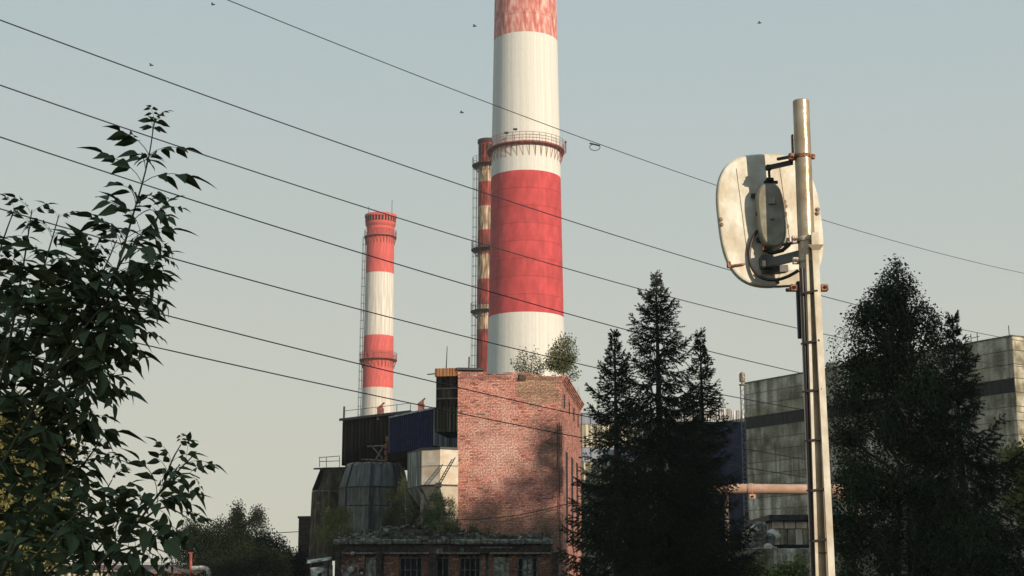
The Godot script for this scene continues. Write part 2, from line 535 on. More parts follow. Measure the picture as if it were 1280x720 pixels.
func ladder(o: Node3D, tab: Array, h0: float, h1: float, ang: float, out: float, m: Material, cage := 0.42, w := 0.03):
	var q := Vector3(sin(ang), 0, cos(ang))
	var s := Vector3(q.z, 0, -q.x)
	var mb := MB.new()
	var at_h := func(h): return q * (interp(tab, h) + out) + Vector3(0, h, 0)
	for sg in [-1, 1]:
		mb.tube([at_h.call(h0) + s * 0.25 * sg, at_h.call((h0 + h1) * 0.5) + s * 0.25 * sg, at_h.call(h1) + s * 0.25 * sg], w, 4, false)
	var h := h0
	while h < h1:
		var c = at_h.call(h)
		mb.tube([c - s * 0.25, c + s * 0.25], w * 0.8, 4, false)
		h += 0.45
	var l := part("ladder", mb, m, o)
	var cg := MB.new()
	h = h0 + 1.0
	while h < h1:
		var c = at_h.call(h)
		var pts := []
		for k in 9:
			var a := PI * k / 8.0
			pts.append(c + s * cos(a) * cage + q * sin(a) * cage * 1.7)
		cg.tube(pts, w * 0.8, 4, false)
		cg.tube([c, c - q * out], w, 4, false)
		h += 1.5
	for k in 3:
		var a := PI * (k + 1) / 4.0
		var e := s * cos(a) * cage + q * sin(a) * cage * 1.7
		cg.tube([at_h.call(h0 + 1) + e, at_h.call((h0 + h1) * 0.5) + e, at_h.call(h1) + e], w * 0.7, 4, false)
	part("safety_cage", cg, m, l, "stuff")

func main_chimney():
	var D := 190.0
	var b := at(657.8, 460, D)
	var o := thing("striped_chimney", "huge white and red concrete chimney rising out of the top of the picture", "chimney", Vector3(b.x, 0, -D))
	var H := func(py): return at(658, py, D - 4.5).y
	var tab := []
	for e in [[460, 98.0], [390, 94.0], [213, 87.0], [167, 85.0], [0, 78.0]]:
		tab.append(Vector2(H.call(e[0]), wide(e[1] * 0.5, Vector3(b.x, H.call(e[0]), -D))))
	shaft_band(o, "white_base_band", M.chimney_white, tab, 0, H.call(390), 2.6, 24, 0.015, 1)
	shaft_band(o, "red_band", M.chimney_red, tab, H.call(390), H.call(212), 2.4, 20, 0.06, 2, 0.07)
	shaft_band(o, "white_band", M.chimney_white, tab, H.call(212), H.call(38), 2.6, 24, 0.012, 3)
	shaft_band(o, "peeling_red_band", M.chimney_peeling, tab, H.call(38), H.call(-150), 2.6, 20, 0.05, 4, 0.06)
	shaft_band(o, "white_band", M.chimney_white, tab, H.call(-150), H.call(-330), 2.6, 24, 0.012, 5)
	var top = H.call(-330)
	var rim := MB.new()
	var rt := interp(tab, top)
	rim.lathe(Vector3.ZERO, [Vector2(rt, top), Vector2(rt + 0.3, top + 0.3), Vector2(rt + 0.3, top + 1.2), Vector2(rt - 0.5, top + 1.2), Vector2(rt - 0.5, top - 3)], 64)
	part("rim", rim, M.chimney_red, o)
	var hp = H.call(179)
	platform(o, hp, interp(tab, hp), wide(48.6, Vector3(b.x, hp, -D)), 36, M.red_steel, M.red_steel, 1.15, 0.26, 0.03, 1.6)
	for k in 2:
		var p := at([633.0, 644.0][k], [166.0, 161.5][k], 184.6)
		var lamp := MB.new()  # one of two birds on the railing, as a box on a stem
		lamp.cbox(p - o.position, Vector3(0.55, 0.22, 0.3), 0.04)
		lamp.tube([p - o.position + Vector3(0.05, -0.1, 0), Vector3(p.x + 0.05 - o.position.x, hp + 1.3, p.z - o.position.z)], 0.03, 4)
		part("rail_box", lamp, M.dark_steel, o)
	var mast := MB.new()
	var mp := at(707.5, 180, D - 1)
	mast.tube([Vector3(mp.x - o.position.x, hp, -1 + 1), Vector3(mp.x - o.position.x, hp + 1.5, 0)], 0.07, 5)
	mast.cbox(Vector3(mp.x - o.position.x, hp + 1.5, 0), Vector3(0.22, 0.3, 0.22), 0.03)
	part("rail_box", mast, M.dark_steel, o)

func left_chimney():
	var D := 260.0
	var b := at(472.3, 480, D)
	var o := thing("striped_chimney", "distant slim red and white chimney with a crenellated crown, leftmost of the three", "chimney", Vector3(b.x, 0, -D))
	var H := func(py): return at(473, py, D - 2).y
	var tab := []
	for e in [[520, 39.5], [500, 39.0], [300, 34.5], [265, 33.6]]:
		tab.append(Vector2(H.call(e[0]), wide(e[1] * 0.5, Vector3(b.x, H.call(e[0]), -D))))
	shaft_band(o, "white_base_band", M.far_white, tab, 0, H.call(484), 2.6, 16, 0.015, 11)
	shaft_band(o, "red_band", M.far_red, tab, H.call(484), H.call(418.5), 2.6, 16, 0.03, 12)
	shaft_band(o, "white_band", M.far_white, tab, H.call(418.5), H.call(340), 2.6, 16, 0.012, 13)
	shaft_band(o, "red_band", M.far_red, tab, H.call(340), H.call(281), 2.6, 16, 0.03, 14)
	var h0: float = H.call(281)
	var h1: float = H.call(266)
	var r0 := interp(tab, h0)
	var crown := MB.new()
	crown.lathe(Vector3.ZERO, [Vector2(r0, h0), Vector2(r0 + 0.28, h0 + 0.5), Vector2(r0 + 0.28, h1 - 0.45), Vector2(r0 + 0.42, h1 - 0.45), Vector2(r0 + 0.42, h1), Vector2(r0 - 0.3, h1), Vector2(r0 - 0.3, h1 - 3)], 64)
	for k in 44:   # pointed corbels under the crown
		var a := TAU * k / 44.0
		var q := Vector3(sin(a), 0, cos(a))
		var s := Vector3(q.z, 0, -q.x)
		var c := q * (r0 + 0.29) + Vector3(0, h0 + 0.55, 0)
		crown.tri(c - s * 0.16, c - Vector3(0, 0.75, 0) - q * 0.2, c + s * 0.16)
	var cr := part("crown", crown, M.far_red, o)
	for k in 30:
		var a := TAU * k / 30.0
		var q := Vector3(sin(a), 0, cos(a))
		var ho := MB.new()
		ho.cbox(q * (r0 + 0.27) + Vector3(0, h0 + (h1 - h0) * 0.56, 0), Vector3(0.34, (h1 - h0) * 0.42, 0.08), 0.02, Basis(Vector3.UP, a))
		if k < 8 or k > 22: part("opening", ho, M.hole, cr)
	for x in [-1.0, 1.0]:
		var rod := MB.new()
		rod.tube([Vector3(x * r0 * 0.85, h1, 1), Vector3(x * r0 * 0.85, h1 + (2.6 if x > 0 else 1.4), 1)], 0.045, 4)
		part("lightning_rod", rod, M.dark_steel, o)
	for e in [[294.5, 20.3], [449, 23.5]]:
		var hp: float = H.call(e[0])
		platform(o, hp, interp(tab, hp), wide(e[1], Vector3(b.x, hp, -D)), 28, M.red_steel, M.red_steel, 1.1, 0.2, 0.035, 1.4)
	ladder(o, tab, 2.0, H.call(292), -1.62, 0.2, M.grey_steel, 0.3, 0.03)

func flue():
	var D := 222.0
	var cx := 611.0
	var b := at(cx - 2.2, 458, D)
	var o := thing("steel_flue", "thin rust-stained red and cream banded steel flue half hidden behind the huge chimney", "chimney", Vector3(b.x, 0, -D))
	var H := func(py): return at(610, py, D - 1.4).y
	var tab := []
	for e in [[460, 27.0], [173, 23.0]]:
		tab.append(Vector2(H.call(e[0]), wide(e[1] * 0.5, Vector3(b.x, H.call(e[0]), -D))))
	var cuts := [760, 411, 380, 348, 316.5, 286.5, 256.5, 226, 204, 173]
	for i in 9:
		var lo = 0.0 if i == 0 else H.call(cuts[i])
		var red := i % 2 == 0
		shaft_band(o, "red_band" if red else "cream_band", M.flue_red if red else M.flue_cream, tab, lo, H.call(cuts[i + 1]), 3.5, 8, 0.05, 30 + i)
	var h1: float = H.call(173)
	var rt := interp(tab, h1)
	var rim := MB.new()
	rim.lathe(Vector3.ZERO, [Vector2(rt, h1 - 0.5), Vector2(rt + 0.15, h1 - 0.4), Vector2(rt + 0.15, h1 + 0.1), Vector2(rt - 0.15, h1 + 0.1), Vector2(rt - 0.15, h1 - 3)], 40)
	part("rim", rim, M.dark_brown, o)
	for k in 7:
		var a := -1.3 + k * 0.42
		var ho := MB.new()
		ho.cbox(Vector3(sin(a), 0, cos(a)) * (rt - 0.02) + Vector3(0, H.call(186), 0), Vector3(0.28, 1.6, 0.1), 0.02, Basis(Vector3.UP, a))
		part("opening", ho, M.hole, o)
	for py in [205.0, 311.0, 388.5]:
		var hp: float = H.call(py)
		platform(o, hp, interp(tab, hp), interp(tab, hp) + 0.95, 16, M.dark_steel, M.dark_steel, 1.1, 0.18, 0.03, 0.9)
	ladder(o, tab, 2.0, H.call(203), -1.75, 0.25, M.grey_steel, 0.36, 0.03)

# ------------------------------------------------------------------ brickwork
func brick_wall(mb: MB, A: Vector3, u: Vector3, nrm: Vector3, width: float, height: float, course: float, length: float, holes: Array, tone: Callable, skip: Callable, sd: int):
	var r := RandomNumberGenerator.new()
	r.seed = sd
	var rows := int(height / course)
	for j in rows:
		var x := -length * (0.5 if j % 2 else 0.0)
		while x < width:
			var x0 := maxf(x, 0)
			var x1 := minf(x + length - 0.012, width)
			x += length * r.randf_range(0.96, 1.04)
			if x1 - x0 < 0.03: continue
			var cu := (x0 + x1) * 0.5
			var cv := (j + 0.5) * course
			var out := false
			for h in holes:
				if h.has_point(Vector2(cu, cv)): out = true
			if out or skip.call(cu, cv, r): continue
			mb.col = tone.call(cu, cv, r)
			mb.box3(A + u * x0 + Vector3(0, j * course + 0.006, 0), u * (x1 - x0), Vector3(0, course - 0.013, 0), nrm * (0.014 + r.randf() * 0.012), false)

func brick_tone(r: RandomNumberGenerator, base: Color) -> Color:
	var k := r.randf()
	var q := base * r.randf_range(0.91, 1.09)
	if k < 0.04: q = base * r.randf_range(0.35, 0.6)
	elif k < 0.17: q = base.lerp(Color(0.52, 0.36, 0.28), 0.5) * r.randf_range(0.9, 1.2)
	elif k < 0.26: q = base.lerp(Color(0.24, 0.07, 0.05), 0.6)
	q.a = 1
	return q

func brick_tower():
	var L := at(572.5, 461, 74.4)
	var C := at(702, 463.5, 75.0)
	var B := at(725, 502, 87.0)
	var top := (L.y + C.y) * 0.5
	var o := thing("brick_tower", "tall windowless red brick tower with a painted tree shadow and saplings on its crest", "tower", Vector3(L.x, 0, L.z))
	L.y = 0; C.y = 0; B.y = 0
	var rel := -Vector3(L.x, 0, L.z)
	var back := B + (L - C)
	var pts := []
	for p in [L, C, B, back]: pts.append(Vector2(p.x + rel.x, p.z + rel.z))
	var fn := FastNoiseLite.new()
	fn.seed = 4
	fn.frequency = 0.35
	var base := Color(0.61, 0.265, 0.222)
	var u1 := (C - L).normalized()
	var n1 := u1.cross(Vector3.UP) * -1.0
	n1 = Vector3(-u1.z, 0, u1.x)
	if n1.z < 0: n1 = -n1
	var w1 := L.distance_to(C)
	var u2 := (B - C).normalized()
	var n2 := Vector3(-u2.z, 0, u2.x)
	if n2.x < 0: n2 = -n2
	var w2 := C.distance_to(B)
	var core := MB.new()
	core.prism(pts, 0, top - 0.35)
	part("core_wall", core, M.mortar, o)
	# front
	var f := MB.new()
	var b0 := 2.6
	var patch := Vector2(4.1, top - b0 - 0.9)
	var painted_shade := Vector2(w1 - 0.1, at(690, 565, 75).y - b0)  # tree shadow, painted into the brick colours at the right corner
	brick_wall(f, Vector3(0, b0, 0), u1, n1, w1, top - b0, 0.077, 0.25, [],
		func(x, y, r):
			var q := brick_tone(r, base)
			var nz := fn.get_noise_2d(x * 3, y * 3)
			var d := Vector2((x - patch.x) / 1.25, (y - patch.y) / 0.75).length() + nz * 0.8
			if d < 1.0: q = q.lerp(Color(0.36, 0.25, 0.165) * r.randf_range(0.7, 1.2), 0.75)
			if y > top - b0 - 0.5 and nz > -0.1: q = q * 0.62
			var s := Vector2((x - painted_shade.x) / 1.7, (y - painted_shade.y) / 1.9).length() + nz * 0.7
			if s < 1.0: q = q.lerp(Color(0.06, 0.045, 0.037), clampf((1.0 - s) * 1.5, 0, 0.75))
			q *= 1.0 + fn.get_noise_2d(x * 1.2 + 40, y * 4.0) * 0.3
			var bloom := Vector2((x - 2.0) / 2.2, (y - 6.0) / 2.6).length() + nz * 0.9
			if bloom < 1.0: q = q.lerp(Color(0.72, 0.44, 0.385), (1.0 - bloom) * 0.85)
			if y < 3.4 + nz * 0.7: q = q.lerp(Color(0.26, 0.17, 0.12), 0.6 * clampf((3.4 + nz * 0.7 - y) * 1.5, 0, 1))  # tree shadow along the wall foot, also painted into the bricks
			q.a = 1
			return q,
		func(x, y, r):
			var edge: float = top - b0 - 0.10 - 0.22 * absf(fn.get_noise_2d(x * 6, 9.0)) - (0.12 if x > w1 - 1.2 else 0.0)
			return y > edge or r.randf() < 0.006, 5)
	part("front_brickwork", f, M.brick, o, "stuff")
	# right flank: cornice with openings under it, tall recesses lower down
	var s := MB.new()
	var cb := C + rel + Vector3(0, b0, 0)
	var holes := []
	for k in 4: holes.append(Rect2(0.9 + k * 3.0, top - b0 - 1.75, 1.0, 0.75))
	for k in 3: holes.append(Rect2(1.8 + k * 3.4, 1.5, 1.5, 4.6))
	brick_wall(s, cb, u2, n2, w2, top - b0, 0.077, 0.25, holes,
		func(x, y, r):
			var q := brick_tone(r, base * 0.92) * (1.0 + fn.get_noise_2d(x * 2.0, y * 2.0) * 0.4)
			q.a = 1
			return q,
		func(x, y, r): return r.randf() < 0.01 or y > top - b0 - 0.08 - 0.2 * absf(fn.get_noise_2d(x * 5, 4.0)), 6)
	part("flank_brickwork", s, M.brick, o, "stuff")
	for h in holes:
		var g := MB.new()
		var c: Vector3 = cb + u2 * h.get_center().x + Vector3(0, h.get_center().y, 0) + n2 * 0.004
		g.box(c, Vector3(h.size.x, h.size.y, 0.004), Basis(u2, Vector3.UP, n2))
		part("opening", g, M.hole, o)
	var cor := MB.new()
	var r := RandomNumberGenerator.new()
	r.seed = 8
	for j in 5:
		var x := 0.0
		while x < w2:
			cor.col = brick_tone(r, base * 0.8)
			if r.randf() > 0.08 * (j - 2):
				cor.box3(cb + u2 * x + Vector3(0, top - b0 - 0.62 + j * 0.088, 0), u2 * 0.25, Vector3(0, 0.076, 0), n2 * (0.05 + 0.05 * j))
			x += 0.265
	part("cornice", cor, M.brick, o, "stuff")
	var drain := MB.new()
	var dp := C + rel + n1 * 0.12 + n2 * 0.05 - u1 * 0.2
	drain.tube([dp + Vector3(0, 3.2, 0), dp + Vector3(0, top - 2.6, 0)], 0.026, 6)
	part("downpipe", drain, M.dark_steel, o)
	var fl := MB.new()
	fl.box3(Vector3(-0.05, top - 0.06, 0) + n1 * 0.1, u1 * 1.35, Vector3(0, 0.12, 0), -n1 * 0.8)
	part("roof_flashing", fl, M.dark_steel, o)
	var soil := MB.new()
	for k in 40:
		var p := u1 * r.randf_range(0.8, w1 - 0.2) - n1 * r.randf_range(0.2, 2.5) + Vector3(0, top - 0.38, 0)
		soil.box(p, Vector3(r.randf_range(0.3, 0.9), r.randf_range(0.1, 0.36), 0.4), Basis.from_euler(Vector3(r.randf() * 0.3, r.randf() * 6, r.randf() * 0.3)))
	part("rubble", soil, M.soil, o, "stuff")
	return {"L": L, "C": C, "top": top, "n1": n1, "u1": u1}

func bay(T: Dictionary):
	# the dark sheet-clad bay on the left of the tower
	var L: Vector3 = T.L
	var base := Vector3(L.x, 0, L.z)
	var o := thing("clad_bay", "narrow black sheet-clad bay with an ochre cornice on the left side of the brick tower", "building", base)
	var w := wide(27.5, at(560, 500, 75.5))
	var u := Vector3(-0.985, 0, -0.17).normalized()
	var n := Vector3(-0.17, 0, 0.985).normalized()
	var st := -n * 0.12
	var y := func(py): return at(560, py, 75.0).y
	var a := st + u * w
	var body := MB.new()
	body.corr(a, st, y.call(514), y.call(472), 0.28, 0.035, n)
	body.corr(a - n * 3.0, a, y.call(514), y.call(472), 0.28, 0.035, u)
	body.prism([Vector2(a.x, a.z), Vector2(st.x, st.z), Vector2((st - n * 3).x, (st - n * 3).z), Vector2((a - n * 3).x, (a - n * 3).z)], y.call(515), y.call(470))
	part("wall", body, M.black_clad, o)
	var a2 := a + u * 0.07
	var lo := MB.new()
	lo.corr(a2 + n * 0.10, st + n * 0.10, y.call(536), y.call(511), 0.16, 0.03, n, y.call(540), y.call(511))
	lo.prism([Vector2((a2 + n * 0.1).x, (a2 + n * 0.1).z), Vector2((st + n * 0.1).x, (st + n * 0.1).z), Vector2((st - n * 3).x, (st - n * 3).z), Vector2((a2 - n * 3).x, (a2 - n * 3).z)], y.call(541), y.call(512))
	part("lower_skirt", lo, M.green_black, o)
	for py in [488.0, 500.5]:
		var b := MB.new()
		b.box3(a + Vector3(0, y.call(py), 0) + n * 0.03, (st - a), Vector3(0, 0.07, 0), n * 0.09)
		part("rail", b, M.dark_steel, o)
	var pn := MB.new()
	pn.box3(a + Vector3(0, y.call(499), 0) + n * 0.03 - u * 0.12, -u * 0.62, Vector3(0, 0.42, 0), n * 0.03)
	part("shutter", pn, M.green_black, o)
	var co := MB.new()
	co.corr(a + u * 0.05 + n * 0.1, st + n * 0.1, y.call(472), y.call(462), 0.16, 0.03, n)
	co.corr(a + u * 0.05 - n * 3, a + u * 0.05 + n * 0.1, y.call(472), y.call(462), 0.16, 0.03, u)
	co.prism([Vector2((a + u * .04 + n * .09).x, (a + u * .04 + n * .09).z), Vector2((st + n * .09).x, (st + n * .09).z), Vector2((st - n * 3).x, (st - n * 3).z), Vector2((a + u * .04 - n * 3).x, (a + u * .04 - n * 3).z)], y.call(471.5), y.call(462.5))
	part("cornice", co, M.ochre, o)
	var mast := MB.new()
	var mp := at(557.5, 463, 77) - base
	mast.tube([mp - Vector3(0, 0.2, 0), at(559, 433, 77) - base], [0.035, 0.018], 5)
	mast.tube([at(586, 462, 78) - base - Vector3(0, 0.2, 0), at(586.5, 446, 78) - base], 0.04, 5)
	part("mast", mast, M.dark_steel, o)
	var wl := MB.new()
	wl.tube([at(534, 468, 75) - base, at(546, 467, 75) - base], 0.03, 5)
	part("cable_arm", wl, M.dark_steel, o)

# ------------------------------------------------------------------ bunkers on the left
func facets(cx: float, cz: float, r: float, n: int, turn: float) -> Array:
	var out := []
	for k in n:
		var a := TAU * k / n + turn
		out.append(Vector2(cx + sin(a) * r, cz + cos(a) * r))
	return out

# a many-sided sheet-metal tier: every facet is a panel of its own with rows of lapped sheet
func tier(o: Node3D, lo: Array, hi: Array, y0: float, y1: float, mats: Array, dents := 0.0, vary := 0.09):
	for k in lo.size():
		var k2 := (k + 1) % lo.size()
		var a: Vector2 = lo[k]
		var b: Vector2 = lo[k2]
		var c: Vector2 = hi[k2]
		var d: Vector2 = hi[k]
		var mb := MB.new()
		var P := func(s, t):
			var q: Vector2 = a.lerp(b, s).lerp(d.lerp(c, s), t)
			return Vector3(q.x, lerpf(y0, y1, t), q.y)
		var nrm: Vector3 = (P.call(1, 0) - P.call(0, 0)).cross(P.call(0, 1) - P.call(0, 0)).normalized()
		var cols := 4
		for i in cols:
			var s0 := float(i) / cols
			var s1 := float(i + 1) / cols
			mb.col = Color(1, 1, 1) * rng.randf_range(1.0 - vary, 1.0 + vary)
			var lift := nrm * (0.02 if i % 2 and vary > 0.05 else 0.0) + nrm * rng.randf() * dents
			mb.quad(P.call(s0, 0) + lift, P.call(s1, 0) + lift, P.call(s1, 1) + lift, P.call(s0, 1) + lift)
			mb.quad(P.call(s1, 0) + lift, P.call(s1, 0) - nrm * 0.02, P.call(s1, 1) - nrm * 0.02, P.call(s1, 1) + lift)
			mb.quad(P.call(s0, 0) - nrm * 0.02, P.call(s0, 0) + lift, P.call(s0, 1) + lift, P.call(s0, 1) - nrm * 0.02)
		part("panel", mb, mats[k % mats.size()], o)

func bunkers():
	# leftmost: olive tapered bin with a railing
	var D := 84.0
	var c := at(409, 640, D)
	var o := thing("storage_bin", "weathered olive tapered bin with a rail on top, leftmost of the bunkers", "bunker", Vector3(c.x, 0, c.z))
	var y := func(py): return at(409, py, D - 1.5).y
	var R := wide(21, at(409, 640, D))
	var t := 0.25
	var f0 := facets(0, 0, R * 1.02, 8, t)
	var f1 := facets(0, 0, R * 0.92, 8, t)
	var f2 := facets(0.25, 0, R * 0.74, 8, t)
	tier(o, f0, f1, y.call(700), y.call(613), [M.silo_olive], 0.02)
	tier(o, f1, f2, y.call(611), y.call(585), [M.silo_olive, M.black_clad, M.silo_grey, M.silo_olive, M.silo_olive, M.silo_olive, M.black_clad, M.silo_olive], 0.02)
	var roof := MB.new()
	roof.prism(facets(0.25, 0, R * 0.78, 8, t), y.call(585), y.call(582.5))
	roof.prism(f1, y.call(614), y.call(611))
	part("roof", roof, M.slab, o)
	var rl := MB.new()
	for e in [[399, 572, 425, 570], [399, 577, 425, 576]]:
		rl.tube([at(e[0], e[1], D - 1) - o.position, at(e[2], e[3], D - 1) - o.position], 0.018, 4)
	for px in [399.5, 408.0, 424.5]: rl.tube([at(px, 584, D - 1) - o.position, at(px, 571, D - 1) - o.position], 0.018, 4)
	rl.tube([at(392, 586, D - 1) - o.position, at(434, 584.5, D - 1) - o.position], 0.05, 5)
	part("railing", rl, M.dark_steel, o)
	# small dark outbuilding at its foot
	var ob := thing("switch_house", "small dark brown flat-roofed block at the far left foot of the bunkers", "building", at(371, 740, 86))
	var w := wide(33, at(371, 700, 86))
	var hb := at(371, 648, 86).y
	var mb := MB.new()
	var bz := ob.position
	ob.position.y = 0
	mb.prism([Vector2(0, 0), Vector2(w, 0.5), Vector2(w, -4), Vector2(0, -4)], 0, hb)
	part("wall", mb, M.dark_brown, ob)
	var cp := MB.new()
	cp.prism([Vector2(-0.06, 0.08), Vector2(w, 0.58), Vector2(w, -4), Vector2(-0.06, -4)], hb + 0.003, hb + 0.12)
	part("coping", cp, M.dark_steel, ob)
	for k in 6:
		var pn := MB.new()
		var u := Vector3(w, 0, 0.5).normalized()
		var n := Vector3(-u.z, 0, u.x)
		var h0 := hb - 0.9 - (k / 2) * 1.0
		pn.box3(Vector3(0.1 + (k % 2) * w * 0.5, h0, 0.02) + u * 0.02 + n * 0.02, u * (w * 0.4), Vector3(0, 0.75, 0), n * 0.04)
		part("panel", pn, [M.dark_brown, M.concrete_dark][int(k == 3 or k == 4)], ob)
	# the pair of grey hoppers
	D = 83.0
	c = at(466, 640, D)
	o = thing("storage_bin", "large dented grey sheet-metal bunker with a dark seam down the middle", "bunker", Vector3(c.x, 0, c.z))
	R = wide(43.5, at(466, 640, D))
	var yy := func(py): return at(466, py, D - 1.8).y
	f0 = facets(0, 0, R, 8, 0.0)
	f1 = facets(0, 0, R * 0.985, 8, 0.0)
	f2 = facets(0.05, 0, R * 0.80, 8, 0.0)
	tier(o, f0, f1, 1.5, yy.call(632), [M.silo_grey], 0.025)
	tier(o, f1, f1, yy.call(631), yy.call(609), [M.silo_grey], 0.03)
	tier(o, f1, f2, yy.call(607.5), yy.call(579), [M.silo_grey], 0.035)
	var seam := MB.new()
	for k in 8:
		var q: Vector2 = f1[k]
		var q2: Vector2 = f2[k]
		seam.bar(Vector3(q.x, 1.5, q.y) * 1.004, Vector3(q.x * 1.004, yy.call(608), q.y * 1.004), 0.2 if k == 0 else 0.06, 0.12)
		seam.bar(Vector3(q.x * 1.004, yy.call(608), q.y * 1.004), Vector3(q2.x * 1.01, yy.call(579), q2.y * 1.01), 0.14 if k == 0 else 0.06, 0.12)
	seam.prism(facets(0, 0, R * 1.005, 8, 0.0), yy.call(609.2), yy.call(607.3), false)
	part("seam", seam, M.dark_steel, o)
	var edge := MB.new()   # the sagging sheet rim
	for k in 8:
		var a: Vector2 = f2[k]
		var b: Vector2 = f2[(k + 1) % 8]
		for i in 7:
			var s0 := i / 7.0
			var s1 := (i + 1) / 7.0
			var p := a.lerp(b, s0) * 1.03
			var q := a.lerp(b, s1) * 1.03
			var d0 := 0.30 + 0.13 * sin(i * 1.7 + k)
			var d1 := 0.30 + 0.13 * sin((i + 1) * 1.7 + k)
			if i == 6: d1 = 0.30 + 0.13 * sin(k + 1.0)
			var yt = yy.call(576.5)
			edge.quad(Vector3(p.x, yt - d0, p.y), Vector3(q.x, yt - d1, q.y), Vector3(q.x * 0.97, yt, q.y * 0.97), Vector3(p.x * 0.97, yt, p.y * 0.97))
			edge.tri(Vector3(0, yt + 0.02, 0), Vector3(p.x * 0.97, yt, p.y * 0.97), Vector3(q.x * 0.97, yt, q.y * 0.97))
	part("rim", edge, M.tin, o)
	# the pale bunker with the cone below it
	D = 73.4
	c = at(549, 640, D)
	o = thing("storage_bin", "rust-streaked cream bunker narrowing to a cone, between grey bunker and brick tower", "bunker", Vector3(c.x, 0, c.z))
	var y3 := func(py): return at(549, py, D).y
	var plan := func(list):
		var res := []
		for e in list:
			var p := at(e[0], 600, e[1]) - o.position
			res.append(Vector2(p.x, p.z))
		return res
	f1 = plan.call([[509, 76.0], [527, 73.6], [550, 73.1], [572.6, 73.5], [572.3, 77.5], [515, 79.0]])
	var fr: Array = plan.call([[508.6, 76.1], [526.8, 73.52], [550, 73.02], [572.7, 73.42], [572.4, 77.6], [514.8, 79.1]])
	tier(o, f1, f1, y3.call(606), y3.call(562), [M.silo_pale, M.silo_cream, M.silo_cream, M.silo_cream, M.silo_grey, M.silo_grey], 0.004, 0.04)
	var band := MB.new()
	band.prism(fr, y3.call(607.5), y3.call(605.8))
	band.prism(fr, y3.call(582.6), y3.call(582.1), false)
	band.prism(fr, y3.call(561.9), y3.call(559.5))
	part("hoop", band, M.dark_steel, o)
	var cone: Array = plan.call([[540, 76.0], [546, 74.4], [560, 73.9], [572.6, 74.1], [572.3, 77], [545, 78.0]])
	tier(o, cone, f1, y3.call(652), y3.call(607.6), [M.silo_pale, M.silo_cream, M.silo_cream, M.silo_pale, M.dark_brown, M.dark_brown], 0.004, 0.04)
	var box := MB.new()
	box.prism(plan.call([[546, 74.3], [572.6, 74.0], [572.4, 77], [546, 77]]), 2, y3.call(640))
	part("outlet_housing", box, M.silo_pale, o)
	for e in [[510, 76.1], [528, 73.9]]:
		var leg := MB.new()
		leg.bar(Vector3(at(e[0], 600, e[1]).x - c.x, 1, at(e[0], 600, e[1]).z - c.z), at(e[0], 607, e[1]) - o.position, 0.16, 0.16)
		part("leg", leg, M.dark_steel, o)
	var back := MB.new()
	back.prism(plan.call([[509, 79.2], [572, 79.2], [572, 79.6], [509, 79.6]]), 0, y3.call(600))
	part("back_wall", back, M.dark_brown, o)
	# lattice conveyor leaning across it
	var cv := thing("inclined_ladder", "thin lattice ladder leaning diagonally across the cream bunker", "ladder", at(523, 651, 72.4))
	var g0 := Vector3.ZERO
	var g1 := at(567, 573, 72.4) - cv.position
	var sd := Vector3(0.16, 0.09, 0)
	var lt := MB.new()
	lt.tube([g0 - sd * 0.5, g1 - sd * 0.5], 0.025, 5)
	lt.tube([g0 + sd * 0.5, g1 + sd * 0.5], 0.025, 5)
	part("stringer", lt, M.dark_steel, cv)
	var rg := MB.new()
	for k in 22:
		var p := g0.lerp(g1, (k + 0.5) / 22.0)
		rg.tube([p - sd * 0.5, p + sd * 0.5], 0.014, 4)
	part("rungs", rg, M.dark_steel, cv)
	var bx := MB.new()
	bx.cbox(g0.lerp(g1, 0.57), Vector3(0.3, 0.22, 0.16), 0.02)
	part("guide_block", bx, M.dark_steel, cv)

